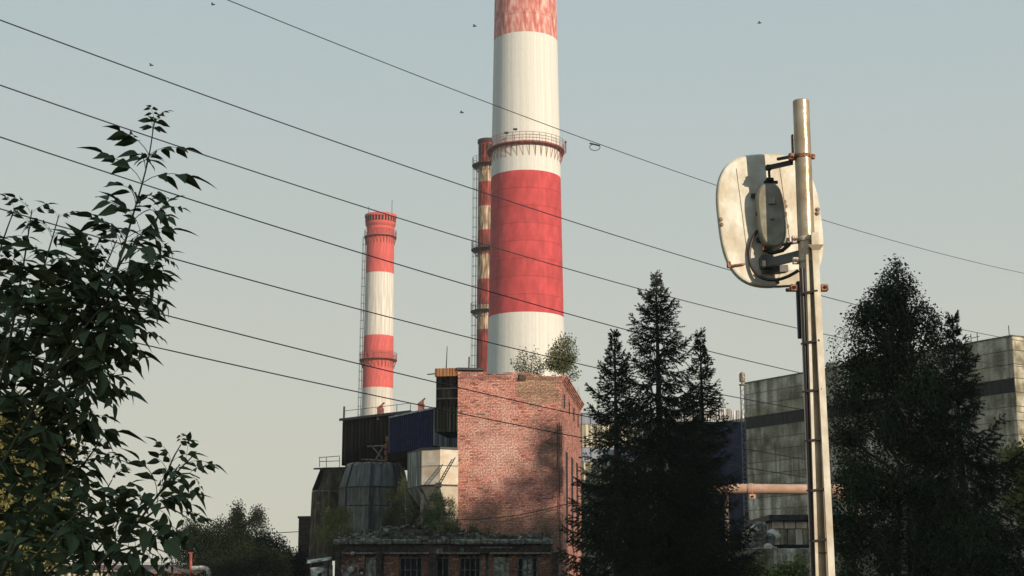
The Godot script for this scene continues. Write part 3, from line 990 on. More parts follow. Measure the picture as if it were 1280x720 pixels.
func galleries():
	# the black gallery
	var fr := at(514, 580, 87.5)
	var fl := at(427, 580, 91.0)
	var o := thing("conveyor_gallery", "black sheet-metal gallery above the grey bunker", "building", Vector3(fr.x, 0, fr.z))
	var top_l := at(427, 524.5, 91.0).y
	var top_r := at(514, 514, 87.5).y
	var yb := at(427, 582, 91).y
	var a := Vector3(fl.x, 0, fl.z) - o.position
	var b := Vector3.ZERO
	var n := Vector3(-(b - a).z, 0, (b - a).x).normalized()
	if n.z < 0: n = -n
	var w := MB.new()
	w.corr(a, b, yb, top_l, 0.3, 0.04, n, yb, top_r)
	var bk := -n * 5.0
	w.quad(b + Vector3(0, yb, 0), b + bk + Vector3(0, yb, 0), b + bk + Vector3(0, top_r, 0), b + Vector3(0, top_r, 0))
	w.quad(a + bk + Vector3(0, yb, 0), a + Vector3(0, yb, 0), a + Vector3(0, top_l, 0), a + bk + Vector3(0, top_l, 0))
	w.quad(b + bk + Vector3(0, yb, 0), a + bk + Vector3(0, yb, 0), a + bk + Vector3(0, top_l, 0), b + bk + Vector3(0, top_r, 0))
	w.quad(a + Vector3(0, yb, 0), a + bk + Vector3(0, yb, 0), b + bk + Vector3(0, yb, 0), b + Vector3(0, yb, 0))
	part("wall", w, M.black_clad, o)
	var rf := MB.new()
	rf.quad(a + n * 0.15 + Vector3(0, top_l + 0.01, 0), b + n * 0.15 + Vector3(0, top_r + 0.01, 0), b + bk + Vector3(0, top_r + 0.01, 0), a + bk + Vector3(0, top_l + 0.01, 0))
	rf.bar(a + n * 0.1 + Vector3(-0.1, top_l - 0.02, 0), b + n * 0.1 + Vector3(0, top_r - 0.02, 0), 0.1, 0.14)
	part("roof", rf, M.dark_steel, o)
	for e in [[475.5, 518.5, 503.0, 89.3], [526.5, 513, 497.5, 87.2]]:   # two little rust-red roof vents
		var p := at(e[0], e[1], e[3]) - o.position
		var h := at(e[0], e[2], e[3]).y - p.y
		var v := MB.new()
		v.prism([Vector2(p.x - 0.18, p.z + 0.2), Vector2(p.x + 0.17, p.z + 0.2), Vector2(p.x + 0.17, p.z - 0.4), Vector2(p.x - 0.18, p.z - 0.4)], p.y - 0.3, p.y + h * 0.55)
		var y2 := p.y + h * 0.55
		v.quad(Vector3(p.x - 0.22, y2 - 0.05, p.z + 0.23), Vector3(p.x + 0.22, y2 + h * 0.45, p.z + 0.23), Vector3(p.x + 0.22, y2 + h * 0.45, p.z - 0.45), Vector3(p.x - 0.22, y2 - 0.05, p.z - 0.45))
		v.tri(Vector3(p.x - 0.18, y2, p.z + 0.2), Vector3(p.x + 0.17, y2, p.z + 0.2), Vector3(p.x + 0.17, y2 + h * 0.4, p.z + 0.2))
		part("roof_vent", v, M.roof_red, o)
	var rl := MB.new()
	var q := [[430, 522, 90.8], [452, 519.5, 90], [474, 517, 89.1], [496, 514.5, 88.3], [513, 512.5, 87.6]]
	for k in 5:
		var p := at(q[k][0], q[k][1], q[k][2]) - o.position
		rl.tube([p - Vector3(0, 0.3, 0), p + Vector3(0, 0.42 + (0.25 if k == 0 else 0.0), 0)], 0.02 if k else 0.06, 4)
		if k < 4:
			var p2 := at(q[k + 1][0], q[k + 1][1], q[k + 1][2]) - o.position
			rl.tube([p + Vector3(0, 0.4, 0), p2 + Vector3(0, 0.4, 0)], 0.016, 4)
	part("railing", rl, M.dark_steel, o)
	# steelwork and pipes at its right foot
	var st := thing("pipe_rack", "rusty pipework and bracing in the shadow below the blue gallery", "pipework", at(484, 577, 85.5))
	var z := st.position
	var pm := MB.new()
	for e in [[459, 558, 484, 557], [452, 574, 484, 576], [466, 559, 478, 573], [484, 545, 484, 577], [479, 558, 470, 574]]:
		pm.tube([at(e[0], e[1], 85.5) - z, at(e[2], e[3], 85.5) - z], 0.045, 6)
	part("bracing", pm, M.tin, st)
	for e in [[484, 549], [482.5, 558], [482.5, 566], [483, 574]]:
		var bx := MB.new()
		bx.cbox(at(e[0], e[1], 85.3) - z, Vector3(0.17, 0.28, 0.2), 0.02)
		part("junction_box", bx, M.ochre, st)
	for px in [498.0, 501.5]:
		var cl := MB.new()
		cl.bar(at(px, 580, 85.2) - z, at(px, 562, 85.2) - z, 0.12, 0.12)
		part("column", cl, M.ochre, st)
	# the blue gallery
	var c := at(543, 556, 80.0)
	var l := at(486.5, 568, 84.4)
	var yt := at(543, 510, 80).y
	yb = at(543, 557, 80).y
	var r := at(573, 510, 83.0)
	o = thing("conveyor_gallery", "navy blue box-like gallery with a pale end wall jutting from behind the tower", "building", Vector3(c.x, 0, c.z))
	var A := Vector3(l.x, 0, l.z) - o.position
	var Bq := Vector3(r.x + 0.6, 0, r.z - 1.0) - o.position
	n = Vector3(-(-A).z, 0, (-A).x).normalized()
	if n.z < 0: n = -n
	var n2 := Vector3(-Bq.z, 0, Bq.x).normalized()
	if n2.z < 0: n2 = -n2
	var bl := MB.new()
	bl.corr(A, Vector3.ZERO, yb, yt, 0.25, 0.012, n)
	part("blue_wall", bl, M.navy, o)
	var gw := MB.new()
	gw.corr(Vector3.ZERO, Bq, yb, yt, 0.3, 0.045, n2)
	part("pale_end_wall", gw, M.grey_white, o)
	var cor := MB.new()
	cor.prism([Vector2(A.x, A.z) , Vector2(-0.005, -0.005), Vector2(Bq.x, Bq.z), Vector2((A + Bq).x, (A + Bq).z)], yb + 0.02, yt - 0.02)
	part("core", cor, M.black_clad, o)
	var tr := MB.new()
	tr.bar(A + n * 0.03 + Vector3(0, yt, 0), n * 0.03 + Vector3(0, yt, 0), 0.07, 0.09)
	tr.bar(n2 * 0.05 + Vector3(0, yt, 0), Bq + n2 * 0.05 + Vector3(0, yt, 0), 0.07, 0.09)
	tr.bar(Vector3(0, yb, 0) + n * 0.03, Vector3(0, yt, 0) + n * 0.03, 0.05, 0.05)
	tr.bar(A + Vector3(0, yb, 0) + n * 0.03, A + Vector3(0, yt, 0) + n * 0.03, 0.05, 0.05)
	part("edge_trim", tr, M.grey_white, o)
	var bs := MB.new()
	bs.prism([Vector2(A.x, A.z) * 0.97 , Vector2(-0.05, -0.1), Vector2(Bq.x, Bq.z - 0.1), Vector2((A + Bq).x, (A + Bq).z)], yb - 0.42, yb)
	part("floor_frame", bs, M.black_clad, o)

# ------------------------------------------------------------------ low building in front of the tower
func low_building():
	var D := 66.0
	var l := at(420, 700, D)
	var r := at(692, 700, D)
	var o := thing("low_brick_building", "derelict low brick building with a mossy concrete roof slab below the tower", "building", Vector3(l.x, 0, -D))
	var w := r.x - l.x
	var X := func(px): return at(px, 700, D).x - l.x
	var Y := func(py): return at(560, py, D).y
	var back := -7.0
	var core := MB.new()
	core.prism([Vector2(0.1, -0.30), Vector2(w, -0.30), Vector2(w, back), Vector2(0.1, back)], 0, Y.call(681))
	part("wall", core, M.mortar, o)
	# roof slab: weathered lumps of concrete with a broken edge
	var rs := RandomNumberGenerator.new()
	rs.seed = 12
	var segs := 15
	for k in 5:
		var slab := MB.new()
		for i in range(segs * k / 5, segs * (k + 1) / 5):
			var x0 := lerpf(-0.1, w + 0.02, float(i) / segs)
			var x1 := lerpf(-0.1, w + 0.02, float(i + 1) / segs) - 0.008
			var th := rs.randf_range(0.21, 0.235)
			var out := 0.35 + rs.randf_range(-0.05, 0.04)
			if i > 5 and i < 8: out -= 0.18
			slab.col = Color(1, 1, 1) * rs.randf_range(0.9, 1.1)
			slab.cbox(Vector3((x0 + x1) * 0.5, Y.call(677.5) + rs.randf_range(-0.01, 0.012), (out + back) * 0.5), Vector3(x1 - x0, th, out - back), 0.04, Basis.from_euler(Vector3(0, 0, rs.randf_range(-0.012, 0.012))))
		part("roof_slab", slab, M.slab, o)
	var fas := MB.new()
	fas.box3(Vector3(0.05, Y.call(691.5), 0.0), Vector3(w - 0.2, 0, 0), Vector3(0, Y.call(682) - Y.call(691.5), 0), Vector3(0, 0, 0.18))
	part("fascia", fas, M.dark_brown, o)
	var lin := MB.new()
	for e in [[428, 470], [479, 537], [544, 600], [612, 688]]:
		lin.cbox(Vector3((X.call(e[0]) + X.call(e[1])) * 0.5, Y.call(691.8), 0.2), Vector3(X.call(e[1]) - X.call(e[0]), 0.07, 0.12), 0.015)
	part("lintel", lin, M.slab, o)
	for e in [[545, 553], [575, 580], [600, 640]]:   # patches of whitewash left on the fascia
		var pt := MB.new()
		pt.cbox(Vector3((X.call(e[0]) + X.call(e[1])) * 0.5, Y.call(688.0 if e[1] < 600 else 684.5), 0.19), Vector3(X.call(e[1]) - X.call(e[0]), 0.05 if e[1] > 600 else 0.18, 0.02), 0.004)
		part("fascia_patch", pt, M.slab, o)
	for px in [423.5, 474.5, 541.0, 694.0]:
		var po := MB.new()
		po.cbox(Vector3(X.call(px), Y.call(690) * 0.5, 0.22), Vector3(0.26 if px != 541.0 else 0.32, Y.call(682) - 0.01 - (Y.call(682) - Y.call(690)), 0.24), 0.02)
		part("post", po, M.dark_brown, o)
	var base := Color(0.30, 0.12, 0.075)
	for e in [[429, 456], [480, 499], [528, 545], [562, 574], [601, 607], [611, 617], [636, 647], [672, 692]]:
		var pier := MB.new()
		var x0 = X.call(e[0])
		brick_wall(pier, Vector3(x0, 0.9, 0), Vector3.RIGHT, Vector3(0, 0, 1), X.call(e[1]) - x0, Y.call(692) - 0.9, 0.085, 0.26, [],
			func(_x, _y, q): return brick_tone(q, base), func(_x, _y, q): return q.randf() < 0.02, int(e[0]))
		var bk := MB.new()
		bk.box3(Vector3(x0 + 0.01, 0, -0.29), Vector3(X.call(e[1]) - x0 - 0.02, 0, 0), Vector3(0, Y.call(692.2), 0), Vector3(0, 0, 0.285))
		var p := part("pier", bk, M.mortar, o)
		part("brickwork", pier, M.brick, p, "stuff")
	# windows: [left, right, mullions, kind]
	for e in [[457, 472, 1, 1], [499, 528, 3, 0], [545, 562, 1, 0], [574, 601, 3, 0], [607, 611, 0, 0], [617, 636, 1, 1], [647, 672, 3, 2]]:
		var x0 = X.call(e[0])
		var x1 = X.call(e[1])
		var y0 = Y.call(722)
		var y1 = Y.call(696.5)
		var fr := MB.new()
		for s in [[x0, x0 + 0.06], [x1 - 0.06, x1]]: fr.box3(Vector3(s[0], y0, -0.2), Vector3(s[1] - s[0], 0, 0), Vector3(0, y1 - y0, 0), Vector3(0, 0, 0.1))
		fr.box3(Vector3(x0, y1 - 0.06, -0.199), Vector3(x1 - x0, 0, 0), Vector3(0, 0.06, 0), Vector3(0, 0, 0.1))
		for k in e[2]:
			var xm = lerpf(x0, x1, (k + 1.0) / (e[2] + 1))
			fr.box3(Vector3(xm - 0.022, y0, -0.2), Vector3(0.044, 0, 0), Vector3(0, y1 - y0 - 0.06, 0), Vector3(0, 0, 0.08))
		if e[2] == 3: fr.box3(Vector3(x0, Y.call(713), -0.2), Vector3(x1 - x0, 0, 0), Vector3(0, 0.04, 0), Vector3(0, 0, 0.082))
		var wd := part("window", fr, M.grey_steel if e[3] != 1 else M.pale_panel, o)
		for k in int(e[2]) + 1:
			var pa := MB.new()
			var a = lerpf(x0, x1, float(k) / (e[2] + 1)) + 0.03
			var b = lerpf(x0, x1, float(k + 1) / (e[2] + 1)) - 0.03
			pa.box3(Vector3(a, y0, -0.19), Vector3(b - a, 0, 0), Vector3(0, y1 - y0 - 0.06, 0), Vector3(0, 0, 0.01))
			part("pane", pa, [M.glazing, M.pale_panel, M.glazing if k != 1 and k != 2 else M.pale_panel][e[3]], wd)
	# soil and rubble on the roof
	var md := MB.new()
	var fn := FastNoiseLite.new()
	fn.seed = 19
	fn.frequency = 0.6
	var nx := 60
	var nz := 14
	var yt: float = Y.call(674) - 0.03
	var hh := func(i, j):
		var x := lerpf(0.0, w, float(i) / nx)
		var z := lerpf(0.15, back + 0.2, float(j) / nz)
		var ctr: float = exp(-pow((x - X.call(520)) / 2.3, 2.0)) * 0.55
		var dp := smoothstep(0.0, 1.6, 0.25 - z)
		return Vector3(x, yt + dp * (0.10 + ctr + 0.22 * fn.get_noise_2d(x * 2, z * 2)), z)
	for i in nx:
		for j in nz:
			md.col = Color(1, 1, 1) * rs.randf_range(0.6, 1.3)
			md.quad(hh.call(i, j), hh.call(i + 1, j), hh.call(i + 1, j + 1), hh.call(i, j + 1))
	part("roof_soil", md, M.soil, o, "stuff")
	var rb := MB.new()
	for k in 160:
		var i := rs.randi_range(1, nx - 1)
		var px_bias := rs.randf()
		if px_bias < 0.6: i = rs.randi_range(4, 26)
		var p: Vector3 = hh.call(i, rs.randi_range(0, 6)) + Vector3(rs.randf_range(-0.1, 0.1), 0.03, 0)
		rb.col = Color(1, 1, 1) * rs.randf_range(0.6, 1.4)
		rb.box(p, Vector3(rs.randf_range(0.1, 0.4), rs.randf_range(0.04, 0.14), rs.randf_range(0.1, 0.3)), Basis.from_euler(Vector3(rs.randfn() * 0.3, rs.randf() * 6, rs.randfn() * 0.3)))
	part("rubble", rb, M.slab, o, "stuff")
	# grass tufts
	var blade := MB.new()
	for k in 9:
		var a := rs.randf() * TAU
		var d := Vector3(cos(a), 0, sin(a))
		var hgt := rs.randf_range(0.12, 0.34)
		blade.tri(d.cross(Vector3.UP) * 0.012 + d * 0.03, -d.cross(Vector3.UP) * 0.012 + d * 0.03, d * rs.randf_range(0.06, 0.2) + Vector3(0, hgt, 0))
	var xf := []
	var cols := []
	for k in 1700:
		var i := rs.randi_range(0, nx - 1)
		if k < 700: i = clampi(int(rs.randfn() * 7 + 22), 0, nx - 1)
		var p: Vector3 = hh.call(i, rs.randi_range(0, 9)) + Vector3(rs.randf_range(-0.1, 0.1), 0, rs.randf_range(-0.2, 0.1))
		xf.append(Transform3D(rand_basis(rs, rs.randf_range(0.4, 1.0)), p))
		cols.append(Color(0.032, 0.036, 0.018).lerp(Color(0.10, 0.07, 0.035), rs.randf() if rs.randf() < 0.35 else 0.1))
	swarm("grass", o, blade.mesh(), M.leaf, xf, cols)
	# fittings on the front
	var gl := thing("globe_lamp", "small white globe lamp on the left front of the low building", "lamp", at(440.5, 696, D - 0.45))
	var gm := MB.new()
	var prof := []
	for k in 9: prof.append(Vector2(sin(PI * k / 8.0) * 0.09 + 0.001, 0.13 - cos(PI * k / 8.0) * 0.09))
	gm.lathe(Vector3.ZERO, prof, 16)
	part("globe", gm, M.white_tin, gl)
	var ga := MB.new()
	ga.tube([Vector3(0, 0.04, 0), Vector3(0, 0.0, -0.1), Vector3(0, 0.05, -0.25)], 0.02, 6)
	part("arm", ga, M.dark_steel, gl)
	for e in [[441, 714, 0.36, "large round dish-shaped floodlight at the bottom left of the low building"], [453, 718, 0.2, "smaller round floodlight right beside the large dish-shaped one"]]:
		var fl := thing("floodlight", e[3], "floodlight", at(e[0], e[1], 60.0), "floodlights on the low building")
		var pr := []
		for k in 7: pr.append(Vector2(e[2] * sin(k / 6.0 * 1.45), e[2] * 0.75 * (1 - cos(k / 6.0 * 1.45))))
		pr.append(Vector2(e[2] * 1.06, e[2] * 0.72))
		var dm := MB.new()
		dm.lathe(Vector3.ZERO, pr, 24)
		var dish := part("reflector", dm, M.tin, fl)
		dish.rotation = Vector3(1.25, -0.35, 0)
		var bm := MB.new()
		var bp := []
		for k in 7: bp.append(Vector2(sin(PI * k / 6.0) * e[2] * 0.36 + 0.001, e[2] * 0.45 - cos(PI * k / 6.0) * e[2] * 0.36))
		bm.lathe(Vector3.ZERO, bp, 14)
		part("bulb_cap", bm, M.white_tin, dish)
		var ym := MB.new()
		ym.tube([Vector3(0, -0.1, -0.2), Vector3(0, -2.2, -0.25)], 0.05, 6)
		part("stand", ym, M.dark_steel, fl)
	var ch := thing("sheet_awning", "bent white sheet-metal awning left of the low building", "awning", at(404, 712, 66.5))
	var cm := MB.new()
	var z := ch.position
	var pts := [[386, 702, 412, 697], [390, 707, 398, 720], [398, 720, 410, 724]]
	cm.quad(at(384, 703, 66) - z, at(414, 698, 66) - z, at(414, 696, 68) - z, at(384, 700, 68) - z)
	cm.bar(at(384, 703.5, 66) - z, at(414, 698.5, 66) - z, 0.08, 0.08)
	part("roof_sheet", cm, M.white_tin, ch)
	var cs := MB.new()
	cs.quad(at(388, 710, 65.8) - z, at(397, 717, 65.6) - z, at(411, 712, 66.3) - z, at(404, 707, 66.6) - z)
	cs.quad(at(388, 710, 65.8) - z, at(389, 724, 65.8) - z, at(398, 726, 65.6) - z, at(397, 717, 65.6) - z)
	cs.quad(at(402, 716, 66) - z, at(416, 706, 66.4) - z, at(416, 726, 66.4) - z, at(402, 726, 66) - z)
	part("bent_sheet", cs, M.white_tin, ch)
	var cp := MB.new()
	for px in [388.0, 410.0]: cp.tube([at(px, 702, 66.1) - z, at(px, 740, 66.1) - z], 0.04, 5)
	part("post", cp, M.dark_steel, ch)
	# a cable across the foot of the tower
	var cb := thing("tower_cable", "slack thin cable rising to the right across the foot of the brick tower", "cable", at(574, 648, 73.6))
	var sp := []
	for k in 13:
		var s := k / 12.0
		sp.append(at(lerpf(562, 716, s), lerpf(650, 628, s) + 6.0 * sin(s * PI), lerpf(73.6, 74.2, s)) - cb.position)
	var tm := MB.new()
	tm.tube(sp, 0.022, 5)
	part("strand", tm, M.cable, cb)

# ------------------------------------------------------------------ concrete hall and what stands in front of it
func concrete_hall():
	var far := at(930.5, 481.5, 136)
	var near := at(1265, 420, 110)
	var top := near.y
	var o := thing("concrete_hall", "tall factory hall of stained grey concrete panels with a dark window ribbon", "building", Vector3(near.x, 0, near.z))
	var fl := Vector3(far.x, 0, far.z) - o.position
	var u := fl.normalized()
	var n := Vector3(u.z, 0, -u.x)
	if n.z < 0: n = -n
	var W := fl.length()
	var u2 := Vector3(-n.x, 0, -n.z)           # along the right face, away from the corner
	u2 = Vector3(-n.x, 0, -n.z)
	var n2 := -u
	var cols := 4
	var pw := W / cols
	var row := 1.03
	var rows := int(top / row)
	var core := MB.new()
	var e0 := -n * 0.1 - n2 * 0.1
	var p0 := Vector2(e0.x, e0.z)
	var p1 := Vector2((fl + e0).x, (fl + e0).z)
	var dp := u2 * 26.0
	core.prism([p0, Vector2((e0 + dp).x, (e0 + dp).z), Vector2((fl + e0 + dp).x, (fl + e0 + dp).z), p1], 0, top - 0.06)
	part("core_wall", core, M.concrete_joint, o)
	var shared := {}
	var tones := []
	for i in 6:
		var mm: StandardMaterial3D = M.concrete.duplicate()
		mm.albedo_color = mm.albedo_color * [1.0, 1.04, 0.95, 0.97, 1.03, 1.07][i]
		mm.albedo_color.a = 1
		tones.append(mm)
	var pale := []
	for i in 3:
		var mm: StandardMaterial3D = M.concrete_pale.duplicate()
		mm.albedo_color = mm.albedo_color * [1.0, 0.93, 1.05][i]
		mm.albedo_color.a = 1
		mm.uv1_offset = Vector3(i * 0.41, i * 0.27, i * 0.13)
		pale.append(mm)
	var r := RandomNumberGenerator.new()
	r.seed = 40
	for face in 2:
		var uu := u if face == 0 else u2
		var nn := n if face == 0 else n2
		var cw := pw if face == 0 else 6.2
		var pm := MB.new()
		pm.cbox(Vector3.ZERO, Vector3(cw - 0.035, row - 0.035, 0.1), 0.015)
		var pmesh := pm.mesh()
		for j in rows:
			for i in (cols if face == 0 else 4):
				var y := top - (j + 0.5) * row
				if face == 0 and j == 3: continue
				var pos := uu * ((i + 0.5) * cw) + Vector3(0, y, 0) - nn * 0.05
				if r.randf() < 0.15: pos += nn * r.randf_range(0.004, 0.02)
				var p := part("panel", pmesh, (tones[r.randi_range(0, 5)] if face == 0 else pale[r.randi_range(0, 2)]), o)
				p.transform = Transform3D(Basis(uu, Vector3.UP, uu.cross(Vector3.UP)), pos)
	# window ribbon
	var yb := top - 4.0 * row
	for i in 24:
		var g := MB.new()
		var a := u * (W * i / 24.0 + 0.05) - n * 0.08
		g.box3(a + Vector3(0, yb + 0.03, 0), u * (W / 24.0 - 0.1), Vector3(0, row - 0.06, 0), n * (0.02 + 0.012 * float(i % 3)))
		part("window", g, M.glazing, o)
	var cop := MB.new()
	cop.box3(-n * 0.3 + n2 * 0.02 + Vector3(0, top, 0) + n * 0.0, fl, Vector3(0, 0.09, 0), n * 0.36)
	cop.box3(n2 * 0.06 + Vector3(0, top + 0.003, 0), dp, Vector3(0, 0.09, 0), -n2 * 0.36)
	part("coping", cop, M.slab, o)
	var dm := MB.new()   # dark flashing block at the roof edge beside the post
	var q := at(1040, 457.5, 129) - o.position
	dm.cbox(q, Vector3(1.0, 0.55, 0.5), 0.04)
	part("roof_unit", dm, M.dark_steel, o)
	var dr := MB.new()
	var dpos := u2 * 0.75 + n2 * 0.03
	dr.box3(dpos + Vector3(0, 1.0, 0), u2 * 2.6, Vector3(0, at(1273, 574, 110).y - 1.0, 0), n2 * 0.06)
	part("shutter_door", dr, M.ochre, o)
	var rl := MB.new()
	for e in [[1207, 413], [1214, 410], [1222, 408], [1262, 411]]:
		var dd: float = lerpf(136, 110, (e[0] - 930.5) / 334.5) - 0.4
		var b := at(e[0], 428, dd) - o.position
		b.y = top
		rl.tube([b, Vector3(b.x, top + 0.75, b.z)], 0.035, 5)
	for e in [[1205, 1214], [1214, 1224]]:
		var a := at(e[0], 420, 115.5) - o.position
		var b := at(e[1], 420, 114.6) - o.position
		for h in [0.4, 0.75]: rl.tube([Vector3(a.x, top + h, a.z), Vector3(b.x, top + h, b.z)], 0.03, 5)
	part("railing", rl, M.dark_steel, o, "stuff")
	# lattice mast at the far corner
	var mp := at(931.5, 600, 133.0)
	var m := thing("lattice_mast", "slender lattice mast with a lamp head at the left corner of the concrete hall", "mast", Vector3(mp.x, 0, mp.z))
	var h := at(931.5, 482, 133).y
	var rails := MB.new()
	for sx in [-0.17, 0.17]:
		for sz in [-0.17, 0.17]:
			rails.tube([Vector3(sx, 0, sz), Vector3(sx, h, sz)], 0.03, 4)
	part("rails", rails, M.grey_steel, m)
	var zig := MB.new()
	var k := 0
	while k * 0.42 < h - 0.42:
		for sz in [-0.17, 0.17]:
			zig.tube([Vector3(-0.17 if k % 2 else 0.17, k * 0.42, sz), Vector3(0.17 if k % 2 else -0.17, (k + 1) * 0.42, sz)], 0.018, 4)
		k += 1
	part("lattice", zig, M.grey_steel, m, "stuff")
	var lh := MB.new()
	lh.lathe(Vector3(0, h, 0), [Vector2(0.02, 0), Vector2(0.3, 0.02), Vector2(0.3, 0.12), Vector2(0.1, 0.14), Vector2(0.1, 0.3), Vector2(0.26, 0.34), Vector2(0.26, 1.0), Vector2(0.2, 1.12), Vector2(0.01, 1.2)], 16)
	part("lamp_head", lh, M.tin, m)

func far_halls():
	# hall with cream bands, seen between tower and spruces
	var D := 150.0
	var o := thing("factory_hall", "far factory hall banded in cream and blue-grey between tower and spruces", "building", Vector3(at(690, 700, D).x, 0, -D))
	var x1 := at(838, 700, D).x - o.position.x
	var Y := func(py): return at(740, py, D).y
	var core := MB.new()
	core.prism([Vector2(0, -0.2), Vector2(x1, -0.2), Vector2(x1, -20), Vector2(0, -20)], 0, Y.call(517.5))
	part("wall", core, M.hall_grey, o)
	for e in [[517, 530, "hall_grey"], [560, 577, "hall_grey"], [605, 760, "hall_cream"]]:
		var b := MB.new()
		b.corr(Vector3.ZERO, Vector3(x1, 0, 0), maxf(0.0, Y.call(e[1])), Y.call(e[0]), 0.9, 0.12, Vector3(0, 0, 1))
		part("cladding", b, M[e[2]], o)
	for e in [[530, 560], [577, 605]]:
		for k in 8:
			var b := MB.new()
			b.box3(Vector3(x1 * k / 8.0 + 0.05, Y.call(e[1]) + 0.05, -0.1), Vector3(x1 / 8.0 - 0.1, 0, 0), Vector3(0, Y.call(e[0]) - Y.call(e[1]) - 0.1, 0), Vector3(0, 0, 0.16))
			part("panel", b, M.hall_cream, o)
	var rf := MB.new()
	rf.prism([Vector2(-0.2, 0.3), Vector2(x1 + 0.2, 0.3), Vector2(x1 + 0.2, -20), Vector2(-0.2, -20)], Y.call(517.2), Y.call(516))
	part("roof", rf, M.hall_grey, o)
	# blue hall with a pale rounded roof edge
	D = 146.0
	o = thing("factory_hall", "far blue sheet-metal hall with a pale curved roof between spruces and concrete hall", "building", Vector3(at(848, 700, D).x, 0, -D))
	x1 = at(960, 700, D).x - o.position.x
	core = MB.new()
	core.prism([Vector2(0, -0.2), Vector2(x1, -0.2), Vector2(x1, -20), Vector2(0, -20)], 0, Y.call(527))
	part("wall", core, M.hall_blue, o)
	for e in [[527, 548], [549, 575], [576, 760]]:
		var b := MB.new()
		b.corr(Vector3.ZERO, Vector3(x1, 0, 0), maxf(0.0, at(740, e[1], D).y), at(740, e[0], D).y, 0.8, 0.1, Vector3(0, 0, 1))
		part("cladding", b, M.hall_blue, o)
	var ct := MB.new()
	var prv := Vector2.ZERO
	for k in 9:
		var s := k / 8.0
		var q := Vector2(lerpf(-0.2, x1 + 0.2, s), at(740, 521.5, D).y + sin(s * PI) * 0.75 + 0.1)
		if k > 0:
			ct.box3(Vector3(prv.x, at(740, 527.5, D).y, -20), Vector3(q.x - prv.x, 0, 0), Vector3(0, q.y - at(740, 527.5, D).y, 0), Vector3(0, 0, 20.25))
		prv = q
	part("roof_edge", ct, M.grey_white, o)

